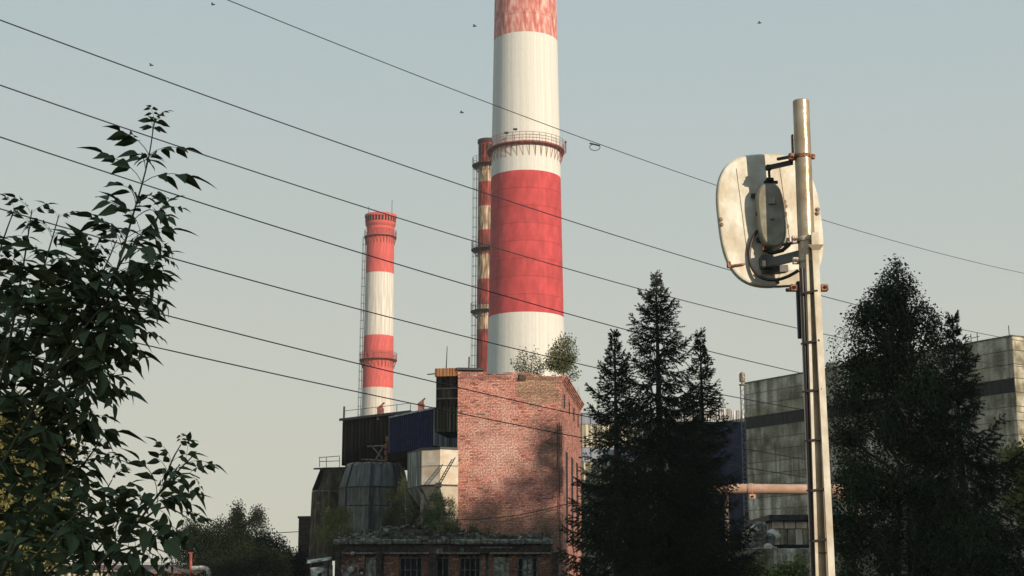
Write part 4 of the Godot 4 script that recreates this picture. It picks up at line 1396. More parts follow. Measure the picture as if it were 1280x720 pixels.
func pipe_and_shed():
	var D := 72.0
	var a := at(872, 610.5, D + 1.5)
	var b := at(1120, 613, D - 1.5)
	var o := thing("overhead_pipe", "thick orange-painted pipe running across in front of the concrete hall", "pipe", Vector3(a.x, 0, a.z))
	var z := o.position
	var mb := MB.new()
	mb.tube([a - z, b - z], wide(6.2, a), 20)
	part("pipe_run", mb, M.beam_paint, o)
	for px in [941.0, 1052.0]:
		var s: float = (px - 872.0) / 248.0
		var c := a.lerp(b, s) - z
		var ax := (b - a).normalized()
		var cl := MB.new()
		cl.tube([c - ax * 0.10, c + ax * 0.10], wide(6.9, a), 20)
		cl.cbox(c + Vector3(0, -0.38, 0.1), Vector3(0.3, 0.22, 0.4), 0.03)
		var cp := part("collar", cl, M.beam_paint, o)
		var hb := MB.new()
		hb.lathe(c + Vector3(0, -0.44, 0.32), [Vector2(0.0, 0), Vector2(0.07, 0.02), Vector2(0.07, 0.1), Vector2(0.0, 0.12)], 10)
		part("bolt", hb, M.dark_steel, cp)
	for px in [909.0, 1075.0]:
		var s: float = (px - 872.0) / 248.0
		var c := a.lerp(b, s) - z
		var p := MB.new()
		p.bar(Vector3(c.x, 0, c.z), Vector3(c.x, c.y - 0.26, c.z), 0.18, 0.18)
		part("support_post", p, M.tin, o)
	# low shed with a pale fascia
	D = 62.0
	var s0 := at(966, 700, D)
	var sh := thing("low_shed", "low stained shed with pale fascia and dark flat roof behind the mirror post", "shed", Vector3(s0.x, 0, s0.z))
	var w := at(1100, 700, D).x - s0.x
	var Y := func(py): return at(1000, py, D).y
	var wl := MB.new()
	wl.prism([Vector2(0, 0), Vector2(w, 0), Vector2(w, -5), Vector2(0, -5)], 0, Y.call(653))
	part("wall", wl, M.concrete_dark, sh)
	var rf := MB.new()
	rf.prism([Vector2(-0.15, 0.35), Vector2(w, 0.35), Vector2(w, -5), Vector2(-0.15, -5)], Y.call(651), Y.call(644))
	part("roof", rf, M.dark_steel, sh)
	for k in 9:
		var f := MB.new()
		f.cbox(Vector3((k + 0.5) * w / 9, Y.call(656.5), 0.07), Vector3(w / 9 - 0.04, Y.call(652) - Y.call(661), 0.12), 0.02)
		part("fascia_panel", f, M.silo_cream, sh)
	for k in 14:
		var bd := MB.new()
		bd.cbox(Vector3((k + 0.5) * w / 14, (Y.call(661.5) + Y.call(681)) * 0.5, 0.03), Vector3(w / 14 - 0.03, Y.call(661.5) - Y.call(681), 0.05 + 0.03 * (k % 2)), 0.01)
		part("board", bd, M.concrete if k % 3 else M.silo_cream, sh)
	var gp := MB.new()  # black strip painted in for the dark gap under the boards
	gp.box3(Vector3(-0.3, Y.call(684), 0.02), Vector3(w, 0, 0), Vector3(0, Y.call(681) - Y.call(684), 0), Vector3(0, 0, 0.12))
	part("dark_gap", gp, M.hole, sh)
	# heap of broken concrete left of the shed
	var hp := thing("rubble_heap", "heap of broken pale concrete lumps left of the low shed", "rubble", at(950, 700, 60))
	var r := RandomNumberGenerator.new()
	r.seed = 55
	for k in 16:
		var lump := MB.new()
		var px := r.randf_range(936, 966)
		var top := 657.0 + absf(px - 950) * 0.9
		lump.cbox(at(px, lerpf(top, 700, pow(r.randf(), 1.4)), 60 + r.randf_range(-1, 1)) - hp.position, Vector3(r.randf_range(0.35, 0.8), r.randf_range(0.2, 0.5), 0.5), 0.08, Basis.from_euler(Vector3(r.randf() * 2, r.randf() * 6, r.randf() * 0.8)))
		part("lump", lump, M.slab if k % 3 else M.silo_cream, hp)
	# concrete panel fence
	D = 56.0
	var fe := thing("concrete_fence", "grey ribbed concrete panel fence between the spruces and the mirror post", "fence", Vector3(at(900, 700, D).x, 0, -D))
	var fx0 := 0.0
	var pwid := 2.0
	var ft := at(960, 685.5, D).y
	for k in 5:
		var pn := MB.new()
		pn.cbox(Vector3(fx0 + (k + 0.5) * pwid, ft * 0.5, 0), Vector3(pwid - 0.16, ft, 0.08), 0.015)
		var pp := part("panel", pn, M.concrete, fe)
		for j in 7:
			var rb := MB.new()
			rb.cbox(Vector3(fx0 + k * pwid + 0.22 + j * 0.26, ft * 0.5 - 0.08, 0.05), Vector3(0.14, ft - 0.3, 0.05), 0.02)
			part("rib", rb, M.concrete, pp)
		var po := MB.new()
		po.cbox(Vector3(fx0 + k * pwid, ft * 0.5 + 0.03, 0), Vector3(0.15, ft + 0.06, 0.2), 0.02)
		part("post", po, M.concrete, fe)

func red_roofs():
	var D := 92.0
	var r := RandomNumberGenerator.new()
	r.seed = 61
	var o := thing("red_roofed_shed", "long low shed with a dull red roof at the bottom left behind the maple", "shed", Vector3(at(60, 700, D).x, 0, -D))
	var x1 := at(300, 700, D).x - o.position.x
	var Y := func(py): return at(200, py, D).y
	var w := MB.new()
	w.prism([Vector2(0, 0), Vector2(x1, 0), Vector2(x1, -6), Vector2(0, -6)], 0, Y.call(714))
	part("wall", w, M.hall_cream, o)
	var rf := MB.new()
	for k in 26:
		var a := x1 * k / 26.0
		var b := x1 * (k + 1) / 26.0
		rf.col = Color(1, 1, 1) * r.randf_range(0.75, 1.2)
		rf.box3(Vector3(a, Y.call(713.5), 0.4), Vector3(b - a - 0.02, 0, 0), Vector3(0, 0.06, 0), Vector3(0, Y.call(706) - Y.call(713.5), -3.2))
	part("roof", rf, M.roof_red, o)
	var rl := MB.new()
	for k in 14:
		var px := 130.0 + k * 12
		var p := at(px, 709, D + 3) - o.position
		rl.tube([p, p + Vector3(0, 0.62 + 0.1 * (k % 3), 0)], 0.02, 4)
	for py in [697.0, 702.5]: rl.tube([at(128, py + 2, D + 3) - o.position, at(292, py, D + 3) - o.position], 0.016, 4)
	part("railing", rl, M.dark_steel, o)
	D = 84.0
	var s := thing("tin_roof_shed", "small grey-roofed shed with a red edge in front of the long red roof", "shed", Vector3(at(176, 700, D).x, 0, -D))
	x1 = at(246, 700, D).x - s.position.x
	var w2 := MB.new()
	w2.prism([Vector2(0, 0), Vector2(x1, 0), Vector2(x1, -3), Vector2(0, -3)], 0, at(200, 721, D).y)
	part("wall", w2, M.tin, s)
	var r2 := MB.new()
	r2.box3(Vector3(-0.2, at(200, 719, D).y, 0.3), Vector3(x1 * 0.55, at(200, 714, D).y - at(200, 719, D).y, 0), Vector3(0, 0.05, 0), Vector3(0, 0.3, -3.5))
	r2.box3(Vector3(-0.2 + x1 * 0.55, at(200, 714, D).y, 0.3), Vector3(x1 * 0.55, at(200, 718, D).y - at(200, 714, D).y, 0), Vector3(0, 0.05, 0), Vector3(0, 0.3, -3.5))
	part("roof", r2, M.tin, s)
	var ed := MB.new()
	ed.bar(Vector3(-0.2, at(200, 719.5, D).y, 0.33), Vector3(-0.2 + x1 * 0.55, at(200, 714.5, D).y, 0.33), 0.08, 0.09)
	ed.bar(Vector3(-0.2 + x1 * 0.55, at(200, 714.5, D).y, 0.332), Vector3(-0.2 + x1 * 1.1, at(200, 718.5, D).y, 0.332), 0.08, 0.09)
	part("roof_edge", ed, M.roof_red, s)
	var pv := thing("vent_pipe", "pale bent pipe standing beside a thin red post at the bottom left", "pipe", at(258, 740, 82))
	var t := MB.new()
	var pts := [at(240, 710.5, 82), at(252, 710, 82), at(257, 710.5, 82), at(260, 713, 82), at(261, 718, 82), at(261, 740, 82)]
	for i in 6: pts[i] -= pv.position
	t.tube(pts, 0.13, 10)
	part("bent_pipe", t, M.white_tin, pv)
	var rp := thing("red_post", "thin rust-red steel post sticking up left of the far trees", "post", at(238.5, 740, 83))
	var rt := MB.new()
	rt.tube([Vector3.ZERO, at(238.5, 691, 83) - rp.position], 0.09, 8)
	part("shaft", rt, M.red_steel, rp)
	var rc := MB.new()
	rc.cbox(at(238.5, 691, 83) - rp.position, Vector3(0.24, 0.06, 0.24), 0.01)
	part("cap", rc, M.red_steel, rp)

# ------------------------------------------------------------------ wires
func wires():
	var spec := [
		[3.0, 1.149, -0.948, 15.014, "highest thin wire with a small wire loop, crossing in front of the huge chimney"],
		[0.0, 1.176, -1.505, 11.880, "second wire from the top, entering at the upper left corner of the picture"],
		[0.4, 1.460, -1.862, 10.748, "third wire from the top, grazing the crown of the far left chimney"],
		[-0.4, 1.303, -2.295, 9.627, "fourth wire from the top, passing over the tip of the tallest spruce's shoulder"],
		[0.3, 1.405, -2.256, 8.442, "fifth wire from the top, passing just above the saplings on the tower"],
		[-0.2, 1.117, -2.542, 7.241, "sixth wire from the top, crossing the upper brick face of the tower"],
		[0.0, 0.900, -2.200, 6.560, "lowest of the seven wires, crossing the middle of the brick tower"]]
	for e in spec:
		var A := Vector2(-8.96, 26.6 + e[0])
		var B := Vector2(11.8, 52.0 + e[0])
		var o := thing("overhead_wire", e[4], "wire", Vector3(A.x, e[3], -A.y), "overhead wires")
		var mb := MB.new()
		var pts := []
		var rad := []
		for k in 61:
			var s := lerpf(-0.45, 1.9, k / 60.0)
			var q := A.lerp(B, s)
			pts.append(Vector3(q.x, e[1] * s * s + e[2] * s + e[3], -q.y) - o.position)
		mb.tube(pts, 0.0125 if e[0] < 2.9 else 0.0108, 6)
		part("strand", mb, M.cable, o)
		if e[0] > 2.9:
			var lp := MB.new()
			var c := at(743.5, 181, 44.5) - o.position
			var ring := []
			for k in 15:
				var a := -2.8 + 5.6 * k / 14.0
				ring.append(c + Vector3(sin(a) * 0.16, -0.08 - cos(a) * 0.1, 0))
			lp.tube(ring, 0.012, 5)
			lp.tube([c + Vector3(-0.16, 0.05, 0), c + Vector3(0.16, -0.03, 0)], 0.025, 6)
			part("wire_loop", lp, M.cable, o)
	var f := thing("overhead_wire", "faint far wire low over the trees at the bottom left", "wire", at(60, 670, 104))
	var fm := MB.new()
	var pts := []
	for k in 13:
		var s := k / 12.0
		pts.append(at(lerpf(40, 385, s), lerpf(667, 664, s) + 5 * sin(s * PI), 104) - f.position)
	fm.tube(pts, 0.026, 5)
	part("strand", fm, M.cable, f)
	for e in [[266, 6, "bird gliding high above the maple tree near the top edge"], [189, 82, "bird between the two upper wires above the maple's tip"], [593, 33, "bird just left of the huge chimney's peeling red band"], [577, 141, "bird left of the huge chimney's upper white band"], [949, 29, "lone bird high above the mirror post"]]:
		var bd := thing("bird", "tiny dark " + e[2], "bird", at(e[0], e[1], 120), "birds in the sky")
		var b := MB.new()
		b.tube([Vector3(-0.16, 0, 0), Vector3(-0.06, 0.01, 0), Vector3(0.08, 0.02, 0), Vector3(0.17, 0.04, 0), Vector3(0.2, 0.035, 0)], [0.015, 0.05, 0.055, 0.035, 0.008], 7)
		part("body", b, M.bird, bd)
		for s in [-1.0, 1.0]:
			var wg := MB.new()
			wg.tri(Vector3(0.08, 0.03, 0), Vector3(0.0, 0.13, s * 0.18), Vector3(-0.06, 0.02, 0))
			wg.tri(Vector3(0.0, 0.13, s * 0.18), Vector3(-0.1, 0.06, s * 0.36), Vector3(-0.06, 0.02, 0))
			part("wing", wg, M.bird, bd)

# ------------------------------------------------------------------ the street mirror seen from behind
func blob(mb: MB, layers: Array, n := 64):
	# layers: Array of Arrays of Vector3, equal in length; the first and the last are closed by a fan
	for i in layers.size() - 1:
		for k in n:
			var k2 := (k + 1) % n
			mb.quad(layers[i][k], layers[i][k2], layers[i + 1][k2], layers[i + 1][k])
	for e in [0, layers.size() - 1]:
		var c := Vector3.ZERO
		for p in layers[e]: c += p / n
		for k in n:
			if e == 0: mb.tri(c, layers[e][(k + 1) % n], layers[e][k])
			else: mb.tri(c, layers[e][k], layers[e][(k + 1) % n])

func outline(c: Vector3, bx: Vector3, by: Vector3, a: float, b: float, ex: float, n := 64) -> Array:
	var out := []
	for k in n:
		var t := TAU * k / n
		var x := signf(cos(t)) * pow(absf(cos(t)), 2.0 / ex) * a
		var y := signf(sin(t)) * pow(absf(sin(t)), 2.0 / ex) * b
		out.append(c + bx * x + by * y)
	return out

func mirror_post():
	var D := 10.8
	var bx := 2.146
	var O := Vector3(bx, 0, -D)
	var o := thing("mirror_post", "sunlit steel post in the right foreground with clamps and slim bars up its front", "post", O)
	var P := func(px, py, dz): return at(px, py, D + dz) - O
	var top: float = at(1003.5, 126, D).y
	var pm := MB.new()
	pm.tube([Vector3(0, 0, 0), Vector3(0, 2, 0), Vector3(0, 4, 0), Vector3(0, top - 0.006, 0)], 0.0605, 32, false)
	pm.lathe(Vector3.ZERO, [Vector2(0.0605, top - 0.006), Vector2(0.057, top), Vector2(0.053, top), Vector2(0.053, top - 0.3)], 32)
	part("pole", pm, M.post_paint, o)
	# wide front bar with its shoe
	var yb: float = P.call(1015, 292, -0.1).y
	var wb := MB.new()
	wb.bar(Vector3(0.070, 0, 0.108), Vector3(0.061, 2.0, 0.108), 0.046, 0.03, Vector3(0, 0, -1))
	wb.bar(Vector3(0.061, 2.0, 0.108), Vector3(0.040, yb, 0.096), 0.046, 0.03, Vector3(0, 0, -1))
	part("wide_bar", wb, M.bar_paint, o)
	var tb := MB.new()
	tb.bar(Vector3(-0.046, 0, 0.075), Vector3(-0.012, P.call(1010, 318, -0.08).y, 0.075), 0.02, 0.016, Vector3(0, 0, -1))
	part("thin_bar", tb, M.bar_paint, o)
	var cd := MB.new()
	cd.tube([Vector3(-0.050, 0, 0.045), Vector3(-0.050, 2.0, 0.045), Vector3(-0.050, P.call(1002, 335, -0.05).y, 0.045)], 0.015, 10)  # black tube added for the shade of the wide bar on the pole
	part("shade_strip", cd, M.rubber, o)
	for py in [365.0, 427.0, 487.5, 549.5, 612.0, 675.0]:
		var s := MB.new()
		var y: float = P.call(1015, py, -0.09).y
		s.bar(Vector3(-0.058, y - 0.008, 0.092), Vector3(0.045, y + 0.006, 0.112), 0.012, 0.014)
		s.ring(Vector3(0, y, 0), 0.064, 0.006, 24, 5)
		part("strap", s, M.rubber, o)
	var sc := MB.new()
	sc.ring(Vector3(0, P.call(1022, 691, -0.06).y, 0), 0.064, 0.005, 24, 5)
	part("hose_clip", sc, M.clamp_rust, o)
	# clamp rings
	for e in [[196.0, "clamp_rust", 0.028], [299.5, "bar_paint", 0.03], [326.0, "bar_paint", 0.026]]:
		var y: float = P.call(1005, e[0], 0).y
		var c := MB.new()
		c.lathe(Vector3(0, y, 0), [Vector2(0.06, -e[2] * 0.5), Vector2(0.068, -e[2] * 0.5), Vector2(0.068, e[2] * 0.5), Vector2(0.06, e[2] * 0.5)], 32)
		c.cbox(Vector3(-0.082, y, 0.0), Vector3(0.05, e[2] * 1.9, 0.035), 0.006)
		c.cbox(Vector3(0.076, y, 0.0), Vector3(0.024, e[2] * 1.2, 0.04), 0.005)
		var cp := part("clamp", c, M[e[1]], o)
		for sx in [-0.094, -0.076]:
			var bt := MB.new()
			bt.tube([Vector3(sx, y, 0.015), Vector3(sx, y, 0.034)], 0.009, 6)
			part("bolt", bt, M.bolt, cp)
	# shoe that holds the wide bar
	var sh := MB.new()
	var sy: float = P.call(1016, 308, -0.1).y
	sh.cbox(Vector3(0.045, sy + 0.05, 0.09), Vector3(0.05, 0.11, 0.036), 0.006)
	sh.prism([Vector2(-0.005, 0.115), Vector2(0.095, 0.115), Vector2(0.085, 0.055), Vector2(0.0, 0.055)], sy - 0.004, sy + 0.012)
	for k in 2:
		var x0 := -0.012 + k * 0.0
		sh.quad(Vector3(-0.012, sy + 0.012, 0.117), Vector3(0.022, sy - 0.03, 0.113), Vector3(0.072, sy - 0.03, 0.113), Vector3(0.104, sy + 0.012, 0.117))
	part("shoe", sh, M.bar_paint, o)
	# cross piece below the mirror
	var cr := MB.new()
	var cy: float = P.call(1010, 360, 0).y
	cr.cbox(Vector3(0.0, cy, -0.075), Vector3(0.30, 0.026, 0.018), 0.004)
	part("cross_piece", cr, M.clamp_rust, o)
	for e in [[991.5, 0.05], [1030.0, 0.058]]:
		var b := MB.new()
		var c: Vector3 = P.call(e[0], 360, -0.03)
		b.cbox(c, Vector3(e[1], 0.05, 0.05), 0.007)
		var bp := part("angle_bracket", b, M.clamp_rust, o)
		var hl := MB.new()
		hl.tube([c + Vector3(0, 0, 0.02), c + Vector3(0, 0, 0.0275)], 0.013, 10)
		part("bolt_hole", hl, M.hole, bp)
	# dark conduit box hanging at the pole's far left
	var cb := MB.new()
	var b0: Vector3 = P.call(999.8, 423, 0.06)
	var b1: Vector3 = P.call(998.6, 352, 0.06)
	cb.cbox((b0 + b1) * 0.5, Vector3(0.034, b1.y - b0.y, 0.05), 0.006)
	part("conduit_box", cb, M.dark_steel, o)
	var fl := MB.new()
	var f0: Vector3 = P.call(990.5, 196, 0.03)
	fl.cbox(f0 + Vector3(0.004, 0.075, 0), Vector3(0.014, 0.19, 0.035), 0.004)
	part("flat_tab", fl, M.clamp_rust, o)
	var tn := MB.new()
	for e in [[1022, 327], [1024, 336], [1021.5, 344]]: tn.tube([P.call(e[0] - 3, e[1], 0), P.call(e[0], e[1] + 0.5, 0)], 0.009, 6)
	part("bolts", tn, M.bolt, o)

	# the mirror itself
	var md := 0.345
	var C: Vector3 = at(962.8, 274.5, D + md)
	var mi := thing("traffic_mirror", "rounded pale traffic mirror seen from behind with a motor case and cable", "traffic mirror", C)
	var q := wide(1.0, C)
	var roll := deg_to_rad(4.3)
	var yaw := deg_to_rad(6.0)
	var bas := Basis(Vector3.UP, yaw) * Basis(Vector3(1, 0, 0), deg_to_rad(-3)) * Basis(Vector3(0, 0, 1), roll)
	var ax := bas.x
	var ay := bas.y
	var az := bas.z
	var W := 66.0 * q
	var H := 86.5 * q
	var ls := []
	for e in [[0.968, 0.012], [0.99, 0.008], [1.0, -0.004], [1.0, -0.012], [1.008, -0.014], [1.008, -0.024], [0.985, -0.028]]:
		ls.append(outline(az * e[1], ax, ay, W * e[0], H * e[0] + (e[0] - 1) * 0.1, 2.95))
	var sm := MB.new()
	blob(sm, ls)
	part("shell", sm, M.shell_paint, mi)
	var mm := MB.new()
	var ml := []
	for e in [[0.975, -0.0285], [0.85, -0.045], [0.6, -0.065], [0.3, -0.078], [0.05, -0.082]]:
		ml.append(outline(az * e[1], ax, ay, W * e[0], H * e[0], 2.5))
	blob(mm, ml)
	part("mirror_face", mm, M.mirror, mi)
	for e in [[-36.0, 68.0, -52.0], [20.0, 66.0, -36.0]]:
		var s := MB.new()
		s.bar(ax * e[0] * q + ay * e[1] * q + az * 0.0125, ax * (e[0] + 1.0) * q + ay * e[2] * q + az * 0.0125, 0.004, 0.004, az)
		part("seam", s, M.bolt, mi)
	var pt := func(px, py, off): # a point on the shell's back, off metres in front of it
		var dir := at(px, py, D + md) - Vector3(0, 1.7, 0)
		var org: Vector3 = Vector3(0, 1.7, 0) - C - az * (0.012 + off)
		var tt: float = -az.dot(org) / az.dot(dir)
		return Vector3(0, 1.7, 0) + dir * tt - C
	for e in [[900.5, 274.5], [901.5, 281], [980.0, 252.5], [981.5, 258], [983.5, 283], [1021.5, 267], [1022, 262], [972, 353], [911, 331]]:
		var b := MB.new()
		var c: Vector3 = pt.call(e[0], e[1], 0.0)
		b.tube([c, c + az * 0.008], 0.017, 8)
		b.tube([c + az * 0.008, c + az * 0.016], 0.010, 6)
		part("bolt", b, M.bolt, mi)
	# lower bracket plate and rim tab
	var lp := MB.new()
	var l0: Vector3 = pt.call(968, 357, 0.006)
	lp.quad(l0, pt.call(1005, 355, 0.03), pt.call(1003, 336, 0.03), pt.call(976, 341, 0.006))
	lp.quad(pt.call(976, 341, 0.006), pt.call(1003, 336, 0.03), pt.call(1003, 335, 0.0), pt.call(976, 340, 0.0))
	part("bracket_plate", lp, M.shell_paint, mi)
	var rb := MB.new()
	rb.bar(pt.call(910, 333, 0.02), pt.call(931, 330, 0.02), 0.012, 0.03, az)
	rb.cbox(pt.call(911, 331, 0.02), Vector3(0.03, 0.05, 0.03), 0.006)
	part("rim_tab", rb, M.clamp_rust, mi)
	# upper arm and hanger
	var ua := MB.new()
	var a0: Vector3 = at(990, 203, D + 0.03) - C
	var a1: Vector3 = at(961, 209.5, D + 0.2) - C
	ua.bar(a0, a1, 0.026, 0.034)
	ua.bar(at(988, 196, D) - C, at(972, 199, D + 0.1) - C, 0.02, 0.02)
	ua.cbox(a1, Vector3(0.05, 0.04, 0.05), 0.008)
	part("upper_arm", ua, M.dark_steel, mi)
	var hg := MB.new()
	hg.tube([a1, at(962, 226, D + 0.21) - C], 0.010, 8)
	hg.cbox(at(962, 225, D + 0.22) - C, Vector3(0.06, 0.03, 0.05), 0.008)
	part("hanger", hg, M.dark_steel, mi)
	# motor case
	var kc: Vector3 = at(963.5, 270.5, D + 0.262) - C
	var kb := Basis(Vector3.UP, deg_to_rad(-4)) * Basis(Vector3(0, 0, 1), roll * 0.9)
	var kw := 17.8 * q
	var kh := 42.0 * q
	var kl := []
	for e in [[0.80, 0.060], [0.90, 0.052], [0.965, 0.036], [1.0, 0.010], [1.04, 0.008], [1.04, -0.006], [1.0, -0.008], [0.97, -0.05], [0.85, -0.068]]:
		kl.append(outline(kc + kb.z * e[1], kb.x, kb.y, kw * e[0], kh + kw * (e[0] - 1), 2.9, 48))
	var km := MB.new()
	blob(km, kl, 48)
	var case := part("motor_case", km, M.case_paint, mi)
	for e in [[965, 252, 0.055, 0.045], [965, 273, 0.03, 0.02]]:
		var bo := MB.new()
		bo.cbox(at(e[0], e[1], D + 0.196) - C, Vector3(e[2], e[3], 0.022), 0.006)
		part("boss", bo, M.case_paint, case)
	for e in [[947, 267.5], [981, 268], [955, 311]]:
		var la := MB.new()
		la.cbox(at(e[0], e[1], D + 0.248) - C, Vector3(0.03, 0.035, 0.03), 0.006)
		part("latch", la, M.clamp_rust, case)
	var mt := MB.new()
	for e in [[952, 245, 940], [958, 300, 946], [975, 300, 984]]:
		mt.bar(at(e[0], e[1], D + 0.29) - C, pt.call(e[2], e[1], 0.0), 0.04, 0.03)
	mt.bar(at(955, 228, D + 0.28) - C, at(972, 228, D + 0.28) - C, 0.03, 0.02)
	part("case_mount", mt, M.dark_steel, mi)
	# lower arm
	var la2 := MB.new()
	la2.bar(at(1003, 318, D + 0.03) - C, at(957, 330, D + 0.26) - C, 0.05, 0.062)
	la2.cbox(at(958, 328, D + 0.27) - C, Vector3(0.10, 0.10, 0.1), 0.012)
	la2.bar(at(952, 338, D + 0.29) - C, at(984, 336, D + 0.31) - C, 0.06, 0.05)
	part("lower_arm", la2, M.grey_steel, mi)
	var ro := MB.new()
	ro.tube([at(955, 312, D + 0.27) - C, at(966, 316, D + 0.24) - C, at(978, 313, D + 0.22) - C, at(986, 306, D + 0.15) - C], 0.016, 8)
	ro.tube([at(978, 306, D + 0.1) - C, at(1000, 302, D - 0.02) - C], 0.012, 8)
	part("tie_rod", ro, M.dark_steel, mi)
	var ct := MB.new()
	var cpts := []
	var key := [[946.5, 288, 0.27], [940, 300, 0.28], [936.5, 316, 0.28], [938.5, 331, 0.27], [946, 343, 0.25], [958, 349, 0.22], [972, 349.5, 0.17], [986, 345, 0.1], [1000, 337, 0.02]]
	for i in key.size() - 1:
		for s in 4:
			var k0 = key[max(i - 1, 0)]
			var k1 = key[i]
			var k2 = key[i + 1]
			var k3 = key[min(i + 2, key.size() - 1)]
			var w := s / 4.0
			cpts.append(at(cubic_interpolate(k1[0], k2[0], k0[0], k3[0], w), cubic_interpolate(k1[1], k2[1], k0[1], k3[1], w), D + cubic_interpolate(k1[2], k2[2], k0[2], k3[2], w)) - C)
	ct.tube(cpts, 0.0125, 10)
	part("cable", ct, M.rubber, mi)

# ------------------------------------------------------------------ the near maple
func maple_leaf(sd: int) -> ArrayMesh:
	# one compound leaf along +x: a stalk with five or seven drooping leaflets
	var r := RandomNumberGenerator.new()
	r.seed = sd
	var mb := MB.new()
	var n_pairs := 2 if sd % 3 else 3
	var stalk := func(s): return Vector3(s * 0.15, 0.02 * sin(s * 2.0) - 0.05 * s * s, 0)
	mb.col = Color(1.6, 1.3, 1.0)
	for k in 4:
		var a: Vector3 = stalk.call(k / 4.0)
		var b: Vector3 = stalk.call((k + 1) / 4.0)
		mb.box3(a - Vector3(0, 0.0011, 0.0011), b - a, Vector3(0, 0.0022, 0), Vector3(0, 0, 0.0022))
	var items := [[1.0, 0.0, 1.0]]
	for p in n_pairs:
		var s: float = 0.45 + 0.42 * p / max(1, n_pairs - 1) * 0.9
		for sg in [-1.0, 1.0]: items.append([s + r.randf_range(-0.03, 0.03), sg * r.randf_range(0.9, 1.25), r.randf_range(0.72, 0.98)])
	for it in items:
		var p0: Vector3 = stalk.call(it[0])
		var dir := Vector3(cos(it[1]), -0.25 - r.randf() * 0.45, sin(it[1])).normalized()
		var L: float = 0.086 * it[2] * r.randf_range(0.88, 1.12)
		var side := dir.cross(Vector3.UP).normalized()
		side = (side + Vector3.UP * r.randf_range(-0.5, 0.5)).normalized()
		var up := side.cross(dir).normalized()
		if up.y < 0: up = -up
		var wmax := L * r.randf_range(0.24, 0.31)
		var cols := Color(1, 1, 1) * r.randf_range(0.8, 1.25)
		mb.col = cols
		var mid := []
		var lf := []
		var rt := []
		for e in [[0.0, 0.0], [0.22, 0.75], [0.42, 1.0], [0.62, 0.78], [0.80, 0.42], [1.0, 0.0]]:
			var c: Vector3 = p0 + dir * (0.008 + L * e[0]) - Vector3.UP * L * 0.38 * e[0] * e[0]
			var jag := 1.0 + r.randf_range(-0.16, 0.16)
			mid.append(c)
			lf.append(c + side * wmax * e[1] * jag + up * wmax * 0.32 * e[1])
			rt.append(c - side * wmax * e[1] * (2.0 - jag) + up * wmax * 0.32 * e[1])
		for k in 5:
			if k == 0:
				mb.tri(mid[0], lf[1], mid[1]); mb.tri(mid[0], mid[1], rt[1])
			elif k == 4:
				mb.tri(mid[4], lf[4], mid[5]); mb.tri(mid[4], mid[5], rt[4])
			else:
				mb.quad(mid[k], lf[k], lf[k + 1], mid[k + 1])
				mb.quad(mid[k], mid[k + 1], rt[k + 1], rt[k])
	return mb.mesh()

